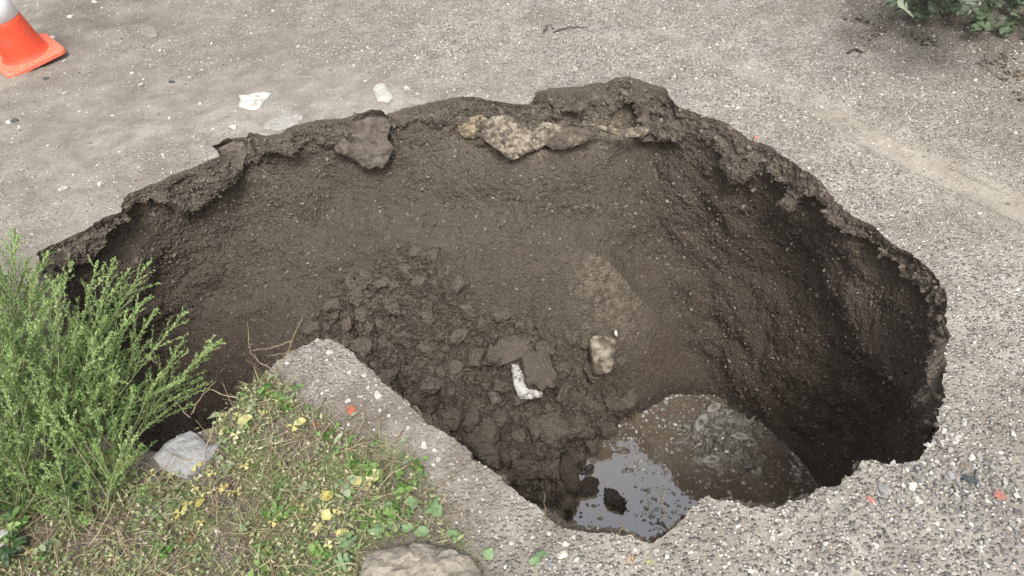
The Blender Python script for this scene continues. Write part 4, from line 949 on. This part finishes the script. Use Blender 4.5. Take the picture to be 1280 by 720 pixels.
def feather_weed(base, stems, label, leafmat=MWEED, dense=1.0, tip=True, lf=.0125, group='feathery weeds at the hole edge'):
    root = empty('feathery_weed', base, label, 'weed', group)
    S_, Lf, Tp = Acc(), Acc(), Acc()
    for (d, L, dr) in stems:
        b0 = base+np.r_[rng.normal(0, .018, 2), 0]
        P_ = arc(b0, d, L, 16, dr, .05)
        tube(S_, P_, np.linspace(.0026, .0008, 16), 5)
        nb = int(L/.5*17*dense)
        for i in range(nb):
            f = .18+.8*(i+.5)/nb; k_ = f*15; a_ = int(k_); q0 = P_[a_]+(P_[min(a_+1, 15)]-P_[a_])*(k_-a_)
            tg = P_[min(a_+1, 15)]-P_[a_]; tg /= np.linalg.norm(tg)+1e-9
            sd_ = rng.normal(size=3); sd_ -= tg*(sd_@tg); sd_ /= np.linalg.norm(sd_)
            bl = (L*.36*(1-f)**.8+.022)*random.uniform(.5, 1.2)
            bd = tg*.95+sd_*.55
            Q_ = arc(q0, bd, bl, 7, .15-.2, .06)
            tube(S_, Q_, np.linspace(.0011, .0005, 7), 3)
            nl = max(6, int(bl/.0023)); ff = rng.uniform(.05, 1, nl)
            kk = ff*6; ai = np.minimum(kk.astype(int), 5); pp = Q_[ai]+(Q_[ai+1]-Q_[ai])*(kk-ai)[:, None]
            td = Q_[ai+1]-Q_[ai]; td /= np.linalg.norm(td, axis=1)[:, None]+1e-9
            rd = rng.normal(size=(nl, 3)); rd -= td*(rd*td).sum(1)[:, None]; rd /= np.linalg.norm(rd, axis=1)[:, None]
            leaves(Tp if f > .72 and tip else Lf, pp, td*.9+rd*.62, np.cross(td, rd)+rng.normal(0, .3, (nl, 3)), lf*rng.uniform(.5, 1.25, nl)*(1.15-.5*f), lf*.21*rng.uniform(.7, 1.3, nl), .2)
        # terminal spike
        nl = 130; kk = 15-5.5*rng.random(nl)**1.3; ai = np.minimum(kk.astype(int), 14); pp = P_[ai]+(P_[ai+1]-P_[ai])*(kk-ai)[:, None]
        td = P_[ai+1]-P_[ai]; td /= np.linalg.norm(td, axis=1)[:, None]; rd = rng.normal(size=(nl, 3))
        leaves(Tp, pp, td+rd*.6, rng.normal(size=(nl, 3)), lf*.72*rng.uniform(.6, 1.2, nl), lf*.34, .3)
    S_.build('stem', MSTEM, root, True, base); Lf.build('foliage', leafmat, root, True, base)
    if Tp.n: Tp.build('seed_spike', MTIP, root, True, base)
    return root
MTIP = mat_leaf('weed_tip', [(0, (.20, .34, .09)), (.5, (.33, .47, .16)), (1, (.48, .60, .28))], .25)
def stems_to(base, tips):
    out = []
    for (u, v, z_) in tips:
        e = px(u, v, z_); ch = e-base; L = np.linalg.norm(ch)*1.06
        d = ch/np.linalg.norm(ch)+np.array([0, 0, .32]); out.append((d, L, .62))
    return out
WPX = 1
WP = [((92, 545), [(165,314,.30),(130,335,.32),(188,372,.26),(140,395,.25)], 'tall feathery weed whose longest tip crosses the dark left wall'),
      ((70, 560), [(60,345,.34),(95,340,.34),(45,365,.34),(115,420,.3)], 'feathery weed behind the tall one at the left end of the hole'),
      ((105, 575), [(188,408,.2),(165,425,.2),(195,428,.16),(150,470,.2),(120,440,.25)], 'feathery weed leaning right with tips over the pit'),
      ((150, 580), [(262,426,.08),(235,432,.1),(285,448,.04),(205,470,.1),(255,465,.06)], 'sparse feathery weed reaching right above the pit'),
      ((60, 600), [(45,440,.25),(80,470,.22),(110,500,.2),(20,470,.25),(95,520,.15)], 'feathery weed in front of the left clump'),
      ((20, 530), [(10,345,.3),(35,360,.3),(5,400,.3),(60,400,.3),(-20,380,.3)], 'feathery weed at the left edge of the frame'),
      ((20, 420), [(8,300,.14),(35,330,.15),(-15,290,.15),(60,350,.12),(20,360,.18)], 'low feathery weed at the left rim of the hole'),
      ((150, 640), [(65,520,.2),(90,515,.2),(185,500,.1),(120,560,.12),(160,560,.1)], 'feathery weed nearest the grey lump'),
      ((20, 650), [(10,540,.15),(45,560,.15),(80,580,.1),(-20,560,.15),(110,600,.05)], 'feathery weed at the lower left corner'),
      ((25, 480), [(20,330,.25),(50,320,.22),(70,360,.25),(0,340,.25),(40,300,.2)], 'feathery weed rising beside the left end of the rim'),
      ((50, 520), [(80,400,.25),(30,390,.28),(110,380,.25),(60,420,.3)], 'feathery weed in the thick of the left clump'),
      ((-10, 600), [(0,480,.22),(25,500,.2),(-30,500,.2),(50,520,.18)], 'feathery weed low at the left edge'),
      ((60, 640), [(40,560,.12),(85,560,.14),(110,570,.1),(10,580,.12),(130,600,.06)], 'low feathery weed at the foot of the left clump'),
      ((110, 655), [(100,590,.1),(140,590,.08),(165,575,.08),(70,600,.1)], 'low feathery weed left of the grey lump'),
      ((100, 560), [(215,395,.16),(230,415,.12),(180,350,.26),(150,330,.28),(205,440,.14)], 'arching feathery weed reaching farthest over the hole'),
      ((-40, 520), [(-20,420,.3),(0,450,.3),(15,500,.25),(-60,400,.3)], 'feathery weed half outside the left edge')]
for (bp, tips, lab) in WP:
    b0 = ground_pt(*bp)
    st = stems_to(b0, tips)
    extra = [(np.array([rng.normal(.1, .45), rng.normal(.25, .4), 1.0]), random.uniform(.16, .32), .5) for _ in range(4)]
    feather_weed(b0, st+extra, lab, dense=1.15)
MCLO0 = mat_leaf('fresh_green', [(0, (.08, .17, .03)), (.5, (.15, .28, .06)), (1, (.26, .39, .12))], .3)
# broad-leaved undergrowth
def broad_weed(u, v, n_, h, sz, mat, label, shape='lance', group='leafy weeds at the left edge'):
    b0 = ground_pt(u, v); root = empty('leafy_weed', b0, label, 'weed', group); S_ = Acc(); lm = [leaf_mesh('leaf', 1, shape, mat, s) for s in range(4)]
    for i in range(n_):
        d = np.array([rng.normal(0, .55), rng.normal(0, .55), 1.]); L = h*random.uniform(.5, 1)
        P_ = arc(np.zeros(3)+np.r_[rng.normal(0, .004, 2), -.004], d, L, 8, .5); tube(S_, P_, np.linspace(.002, .001, 8), 4)
        for k_ in range(3, 8):
            o = link('leaf', lm[(i+k_) % 4], root); o.location = P_[k_]; s = sz*random.uniform(.6, 1.2); o.scale = (s, s, s)
            o.rotation_euler = (random.uniform(-.5, .5), random.uniform(-.5, .6), random.uniform(0, 6.28))
    S_.build('stem', MSTEM, root, True); return root
for (u, v, n_, h, sz, mat, lab) in [(25,500,7,.2,.045,MWDK,'dark leafy weed under the feathery tips at the left edge'),(70,540,6,.16,.04,MWDK,'dark leafy weed between the feathery stems'),(15,560,7,.16,.04,MWDK,'dark leafy weed at the left edge beside the plants below'),
    (110,610,5,.1,.035,MWDK,'small dark leafy weed near the lower left'),(45,620,6,.12,.035,MWDK,'low leafy weed below the feathery clump'),(5,620,6,.12,.035,MWDK,'leafy weed in the lower left corner'),
    (30,440,7,.2,.04,MWEED,'fresh green leafy weed behind the feathery clump'),(-20,450,7,.2,.045,MWEED,'fresh green leafy weed cut by the left edge'),(10,380,6,.12,.035,MWEED,'fresh leafy weed at the far left rim'),(85,640,4,.08,.03,MPALE,'pale leafy weed with a few light leaves'),(20,660,7,.12,.035,MWEED,'green leafy weed near the pale rough stone'),(60,600,7,.14,.035,MWDK,'dark leafy weed at the front of the left clump'),(125,585,5,.1,.03,MWEED,'green leafy weed beside the thick pale straw'),(15,700,6,.1,.035,MWDK,'dark leafy weed in the very bottom left corner')]:
    broad_weed(u, v, n_, h, sz, mat, lab)

for (u, v, n_, sz, mn) in [(445,585,5,.022,0),(470,600,6,.024,0),(500,612,5,.02,0),(455,640,5,.024,0),(485,650,6,.026,0),(520,590,4,.018,0),(430,560,4,.02,0),(340,495,5,.022,0),(365,510,5,.022,0),(320,515,4,.02,1),(300,540,4,.022,0),(410,690,5,.024,0),(385,620,4,.02,1),(350,650,4,.02,0),(330,700,5,.022,0),(280,590,4,.02,1),(440,610,5,.022,1),(415,545,4,.018,0),(210,690,4,.02,0),(70,690,5,.022,1)]:
    broad_weed(u, v, n_, .055, sz*.85, (MCLO0, MPALE)[mn], 'low bushy green plant in the mat', random.choice(('oval', 'obcord', 'lance', 'heart')), 'low leafy plants in the mat')
# ground cover mat: blades, dry stems, tiny leaves (stuff)
MATP = np.array([ground_pt(u, v)[:2] for (u, v) in [(262,490),(300,478),(345,470),(375,500),(430,540),(470,545),(515,575),(548,625),(560,665),(600,700),(600,760),(-80,760),(-80,590),(60,600),(160,590),(230,600),(250,540)]])
LUMPS = [np.array([ground_pt(u, v)[:2] for u, v in l_]) for l_ in ([(188,567),(201,550),(234,534),(255,540),(272,548),(255,573),(231,594),(202,582)], [(446,735),(450,702),(458,684),(478,678),(520,668),(562,681),(590,690),(612,735),(600,790),(450,790)])]
def in_mat(n_):
    lo, hi = MATP.min(0), MATP.max(0); q_ = rng.uniform(lo, hi, (n_, 2)); q_ = q_[in_poly(q_, MATP)]; q_ = q_[~in_poly(q_)]
    for l_ in LUMPS: q_ = q_[~in_poly(q_, l_)]
    return q_
q = in_mat(70000)
dens = np.clip(.42+1.3*fbm(p3(q*7), 3, seed=160), 0.02, 1)
bald = np.zeros(len(q))
for (u, v, r) in [(160,640,.10),(190,600,.07),(130,680,.07),(215,690,.06),(400,520,.06)]:
    c = ground_pt(u, v)[:2]; bald = np.maximum(bald, np.exp(-((q-c)**2).sum(1)/r**2))
q = q[rng.random(len(q)) < dens*(1-.85*bald)*.75]
A = Acc(); n_ = len(q)
D = np.c_[rng.normal(0, 1, (n_, 2)), np.abs(rng.normal(.35, .35, n_))]
leaves(A, np.c_[q, gz(q)+.002], D, np.c_[rng.normal(0, .4, (n_, 2)), np.ones(n_)], rng.uniform(.015, .06, n_), rng.uniform(.001, .0026, n_), .1, .2)
q2 = in_mat(24000); q2 = q2[rng.random(len(q2)) < .55*np.clip(.6+1.2*fbm(p3(q2*6), 2, seed=170), 0, 1)]; n2 = len(q2)
D2 = np.c_[rng.normal(0, 1, (n2, 2)), rng.normal(.2, .3, n2)]
leaves(A, np.c_[q2, gz(q2)+rng.uniform(.004, .03, n2)], D2, np.c_[rng.normal(0, .5, (n2, 2)), np.ones(n2)], rng.uniform(.006, .018, n2), rng.uniform(.004, .010, n2), .2)
tag(A.build('ground_cover', MGRASS, smooth=True), kind='stuff')
A = Acc()
for c in in_mat(3000)[:1100]:
    d = np.r_[rng.normal(0, 1, 2), abs(rng.normal(.1, .2))]
    P_ = arc(np.r_[c, gz(c[None])[0]+random.uniform(.003, .015)], d, random.uniform(.04, .14), 8, .3, .14); P_[:, 2] = np.maximum(P_[:, 2], .003)
    tube(A, P_, random.uniform(.0007, .0016), 4)
tag(A.build('dry_stems', mat_island('straw', [(0, (.12, .085, .05)), (.5, (.26, .2, .12)), (1, (.42, .36, .24))], mottle=.2), smooth=True), kind='stuff')
# trefoil sprigs, each with three leaves
lf3 = {m_.name: [leaf_mesh('leaf', 1, 'obcord', m_, s) for s in range(3)] for m_ in (MCLOV, MYEL, MPALE)}
def sprig(u, v, wpx, mat, label, group, cat='clover'):
    p = ground_pt(u, v); k_ = proj(p[None])[2][0]; s = wpx*.55*k_/F_PX; h = random.uniform(.012, .035)
    root = empty('clover_sprig', p, label, cat, group); A_ = Acc()
    tube(A_, arc((random.uniform(-.01, .01), random.uniform(-.01, .01), 0), (0.1, .1, 1), h, 5, 0, .05), .0009, 4); A_.build('stem', MSTEM, root, True)
    a0 = random.uniform(0, 6.28); tl = random.uniform(-.2, .35)
    for i in range(3):
        o = link('leaf', random.choice(lf3[mat.name]), root); o.location = (0, 0, h); o.scale = (s,)*3; o.rotation_euler = (random.uniform(-.35, .35), tl+random.uniform(-.3, .3), a0+i*2.09+random.uniform(-.25, .25))
YG = [(33,650),(78,652),(82,672),(40,693),(112,645),(115,636),(218,598),(262,625),(240,640),(236,648),(278,540),(300,528),(278,525),(256,660),(300,620),(405,622),(408,640),(283,615),(246,615),(335,525),(300,553),(370,540),(345,660),(230,650),(335,690),(310,590),(415,690),(400,665),(380,640),(270,600),(250,590),(460,612),(455,600),(425,645),(150,590),(128,588),(228,556)]
for (u, v) in YG: sprig(u, v, random.uniform(8, 15), MYEL, 'yellowing three-leaf sprig in the mat of ground plants', 'yellow clover sprigs')
GG = [(280,556),(290,565),(360,604),(350,612),(196,652),(370,585),(345,475),(330,490),(360,500),(375,492),(310,500),(385,512),(440,575),(460,580),(470,560),(450,595),(480,600),(425,570),(500,595),(495,635),(520,610),(470,640),(440,625),(515,650),(480,655),(540,640),(410,580),(385,590),(330,640),(350,640),(310,665),(300,700),(420,615),(435,655),(530,600),(505,620),(220,640),(90,700),(60,705),(250,705),(380,690),(400,710),(430,700),(15,700),(340,555),(400,560)]
for (u, v) in GG: sprig(u, v, random.uniform(9, 17), MCLOV if random.random() < .75 else MPALE, 'green three-leaf sprig in the mat of ground plants', 'green clover sprigs')
MIVY = mat_leaf('ivy_leaf', [(0, (.16, .26, .12)), (.6, (.24, .35, .17)), (1, (.33, .43, .24))], .2)
for (u, v, w_, sh, rz) in [(540,637,22,'ivy',-.9),(512,638,18,'heart',.8),(492,655,14,'heart',2.),(481,642,14,'oval',.5),(520,672,20,'oval',.1),(565,676,18,'ivy',.6),(610,692,15,'heart',-1.3),(668,712,15,'heart',1.2),(678,702,13,'heart',1.5),(440,690,22,'lobed',2.),(425,712,20,'lobed',.4),(470,675,20,'ivy',1.),(505,665,14,'heart',0.)]:
    leaf_obj('ivy_leaf', u, v, w_, MIVY, 'broad pale green leaf between the mat and the large brownish stone', 'leaf', rz, sh, group='broad leaves by the brownish stone', lift=.02)
for (u, v, w_, rz) in [(462,608,20,.9),(452,612,18,2.2),(405,630,17,.5),(405,645,16,-.7),(497,670,18,1.9),(425,680,20,1.),(372,535,14,.2),(250,640,16,1.3),(300,535,20,.4),(130,583,20,.6),(150,588,22,.9)]:
    leaf_obj('fallen_leaf', u, v, w_, MYEL if v != 670 else MPALE, 'crumpled yellow leaf lying on the mat of ground plants', 'leaf', rz, 'oval', group='yellow leaves on the mat', lift=.02)
for (u, v, w_, rz) in [(297,545,26,.9),(262,530,24,.7),(430,530,12,.2),(420,560,18,.9),(500,560,16,.5),(505,585,20,.4),(100,598,26,.9),(440,526,13,.6)]:
    leaf_obj('fallen_leaf', u, v, w_, MPALE, 'narrow pale green leaf lying on the plants beside the soil tongue', 'leaf', rz, 'lance', group='narrow pale leaves', lift=.02)

# dry twigs and stems
def twig(name, paths, mat, label, cat='twig', r=.002):
    A_ = Acc(); o0 = paths[0][0]
    base = px(o0[0], o0[1], o0[2])
    for P_ in paths:
        C = np.array([px(*q_) for q_ in P_]); n_ = 14; s_ = np.linspace(0, len(C)-1, n_); k_ = np.minimum(s_.astype(int), len(C)-2)
        Q_ = C[k_]+(C[k_+1]-C[k_])*(s_-k_)[:, None]; Q_[1:-1] = (Q_[:-2]+Q_[1:-1]*2+Q_[2:])/4; Q_[1:-1] += rng.normal(0, .0018, Q_[1:-1].shape)
        tube(A_, Q_-base, np.linspace(r, r*.55, n_), 5)
    o = A_.build(name, mat, None, True); o.location = base; return tag(o, label, cat)
twig('dry_twig', [[(335,492,.01),(352,460,.04),(366,425,.08),(379,395,.11)],[(366,425,.08),(345,434,.08),(315,438,.09)],[(350,465,.04),(328,455,.05),(312,440,.07),(309,402,.10)],[(370,440,.05),(352,443,.05),(335,445,.05)]], MTWIG, 'forked dry twig sticking up from the tip of the soil tongue')
twig('dry_twig', [[(238,522,0),(215,500,.03),(205,478,.06),(198,455,.09),(185,425,.12)],[(238,518,0),(252,495,.03),(270,476,.05)],[(198,455,.09),(178,440,.10),(165,455,.10)]], MTWIG, 'branching brown twig over the dark pit left of the grey lump')
twig('dry_twig', [[(496,552,.005),(512,525,.02),(520,507,.035)],[(520,507,.035),(526,520,.02),(530,530,.005)]], MTWIG, 'bent straw on the straight edge of the soil tongue', r=.0012)
twig('dry_twig', [[(500,655,.01),(545,648,.015),(580,640,.02),(592,620,.03),(592,600,.04)],[(556,655,.01),(562,645,.02),(556,635,.03)]], MTWIG, 'curved dry vine reaching from the mat towards the straight edge', r=.0014)
twig('dry_twig', [[(525,625,.01),(560,595,.02),(578,585,.03),(577,565,.04),(567,547,.05)],[(577,575,.035),(566,570,.04),(560,562,.045)]], MTWIG, 'pale dry vine crossing the soil tongue above the curved one', r=.0013)
twig('dry_twig', [[(679,662,.0),(681,640,.03),(680,615,.05)],[(681,645,.01),(672,658,.005)]], MTWIG, 'single upright straw at the near end of the straight edge', r=.0012)
twig('dry_twig', [[(826,622,-.02),(829,640,-.01),(838,662,.0)],[(827,630,-.015),(832,615,-.01)]], MTWIG, 'reddish straw hanging over the puddle at the near notch', r=.0012)
twig('dry_twig', [[(773,668,0),(779,659,.01),(790,666,.01),(803,676,0)],[(779,659,.01),(775,653,.015)]], MTWIG, 'crooked straw on the near rim above the puddle', r=.0011)
twig('dry_twig', [[(76,303,.01),(85,320,.02),(92,338,.03)]], MTWIG, 'thin pale straw hanging over the left rim', r=.0012)
twig('dry_twig', [[(150,565,.02),(170,573,.02),(190,582,.015)]], MTWIG, 'thick pale straw lying left of the grey lump', r=.002)
twig('dry_twig', [[(1086,36,.01),(1100,31,.02),(1117,29,.02)],[(1098,32,.02),(1110,36,.01)]], MTWIG, 'pale twig upper of two on the far right gravel')
twig('dry_twig', [[(1081,64,.01),(1090,58,.02),(1100,54,.02)]], MTWIG, 'short pale twig lower of two on the far right gravel')
twig('dry_twig', [[(1222,47,.01),(1232,38,.04),(1236,24,.08),(1236,12,.12)]], MTWIG, 'pale stalk hanging from the leafy shrub to the ground')
twig('dry_twig', [[(1230,68,.03),(1232,80,.015),(1238,90,.01),(1255,102,.005)],[(1222,78,.01),(1230,84,.01)]], MDKTWIG, 'dark twig lying on the ground below the shrub')
twig('dry_twig', [[(1060,66,.008),(1070,61,.01),(1078,66,.008)]], MDKTWIG, 'dark crooked twig left of the short pale twig', r=.006)
twig('dry_twig', [[(680,40,.01),(686,30,.014),(692,36,.01)],[(692,40,.006),(715,33,.008),(735,34,.005)]], MDKTWIG, 'dark bit of root on the road beyond the far rim', r=.004)
A = Acc()
for (u, v) in [(1095,38),(1158,52),(1258,72),(1270,95),(1140,45),(1090,44),(1070,22),(1240,80),(1278,120)]:
    p = ground_pt(u, v)
    for _ in range(14): scatter(A, CRUMB, (p+np.r_[rng.normal(0, .025, 2), .003])[None], np.array([random.uniform(.004, .014)]), flat=.5)
tag(A.build('leaf_litter', mat_island('litter', [(0, (.05, .04, .03)), (.7, (.11, .09, .065)), (1, (.2, .16, .11))])), kind='stuff')

# shrub at the top right corner
MSHR = mat_leaf('shrub_leaf', [(0, (.12, .17, .10)), (.6, (.19, .245, .155)), (1, (.34, .39, .28))], .2, .55)
sb = px(1240, -60)
shrub = empty('leafy_shrub', sb, 'shrub with lobed grey-green leaves overhanging the road at the top right corner', 'shrub')
A = Acc(); sl = [leaf_mesh('leaf', 1, 'lobed', MSHR, s, .2, .5) for s in range(6)]; n_l = 0
for i in range(62):
    f = rng.random(); tx = 1104+205*f+rng.normal(0, 8); ty = rng.uniform(-60, 23)+ (6 if tx > 1230 else 0)
    e = px(tx, ty, .10+.35*rng.random()*(ty < 0)) if True else None
    st = sb+np.r_[rng.uniform(-.5, .6), rng.uniform(.0, .5), 0.1]
    mid_ = (st+e)/2+np.array([0, 0, .12]); P_ = np.array([(1-w_)**2*st+2*w_*(1-w_)*mid_+w_**2*e for w_ in np.linspace(0, 1, 10)])
    tube(A, P_-sb, np.linspace(.004, .0015, 10), 5)
    for k_ in (4, 6, 7, 8, 9, 9):
        o = link('leaf', sl[n_l % 6], shrub); n_l += 1; o.location = P_[k_]-sb+rng.normal(0, .015, 3); s = random.uniform(.04, .085); o.scale = (s,)*3
        o.rotation_euler = (random.uniform(-.9, .5), random.uniform(-.2, .8), random.uniform(0, 6.28))
A.build('branch', MDKTWIG, shrub, True)

# ------------------------------------------------------------------ tell look-alikes apart by the landmark they lie next to
bpy.context.view_layer.update()
LAND = {'bright red brick fragment': (440,514), 'dull brown brick fragment': (394,531), 'grey angular concrete lump': (228,566), 'large brownish stone': (524,700), 'dark red brick fragment': (238,673),
        'rusty brown leaf': (54,695), 'pale rough stone': (8,672), 'blue scrap': (687,705), 'pinkish brown leaf': (784,702), 'pink brick fragment': (1089,626), 'rosy brick fragment': (1250,620), 'dark greenish stone': (1212,600),
        'flat grey stone': (1105,612), 'dark slate stone': (1271,640), 'traffic cone': (34,66), 'flat white stone': (318,124), 'brown flat stone': (187,38), 'sunk concrete patch': (356,150), 'tip of the soil tongue': (396,424),
        'forked dry twig': (340,470), 'bent straw': (514,520), 'upright straw': (680,640), 'crust wedge at the rim corner': (290,195)}
SHORT = {'white pebbles in the coarse gravel': 'white pebble', 'white pebbles by the near edge': 'white pebble', 'white pebbles on the soil tongue': 'white pebble', 'white pebbles among the plants': 'white pebble',
         'white pebbles on the bare ground': 'white pebble', 'yellow clover sprigs': 'yellowing three-leaf sprig', 'green clover sprigs': 'green three-leaf sprig', 'broad leaves by the brownish stone': 'broad green leaf',
         'low leafy plants in the mat': 'low bushy green plant', 'yellow leaves on the mat': 'crumpled yellow leaf', 'narrow pale leaves': 'narrow pale green leaf'}
ORD = ['nearest', 'second nearest', 'third nearest', 'fourth nearest', 'fifth nearest', 'sixth nearest']
buck = {}
for o in [o for o in col.objects if o.parent is None and o.get('group') in SHORT]:
    u, v, _ = proj(np.array(o.matrix_world.translation)[None]); u, v = float(u[0]), float(v[0])
    nm, (lu, lv) = min(LAND.items(), key=lambda kv: (kv[1][0]-u)**2+(kv[1][1]-v)**2)
    du, dv = u-lu, v-lv
    dr = ('left of' if du < 0 else 'right of') if abs(du) > 2.2*abs(dv) else ('above' if dv < 0 else 'below') if abs(dv) > 2.2*abs(du) else \
         ('above and ' if dv < 0 else 'below and ')+('left of' if du < 0 else 'right of')
    buck.setdefault((SHORT[o['group']], dr, nm), []).append((du*du+dv*dv, o))
for (sh, dr, nm), L_ in buck.items():
    L_.sort(key=lambda q_: q_[0])
    for i, (_, o) in enumerate(L_):
        o['label'] = '%s %s the %s' % (sh, dr, nm) + ('' if len(L_) == 1 else ', %s' % (ORD[i] if i < 6 else 'in the farthest group'))
print('tris', sum(len(me.polygons) for me in bpy.data.meshes))
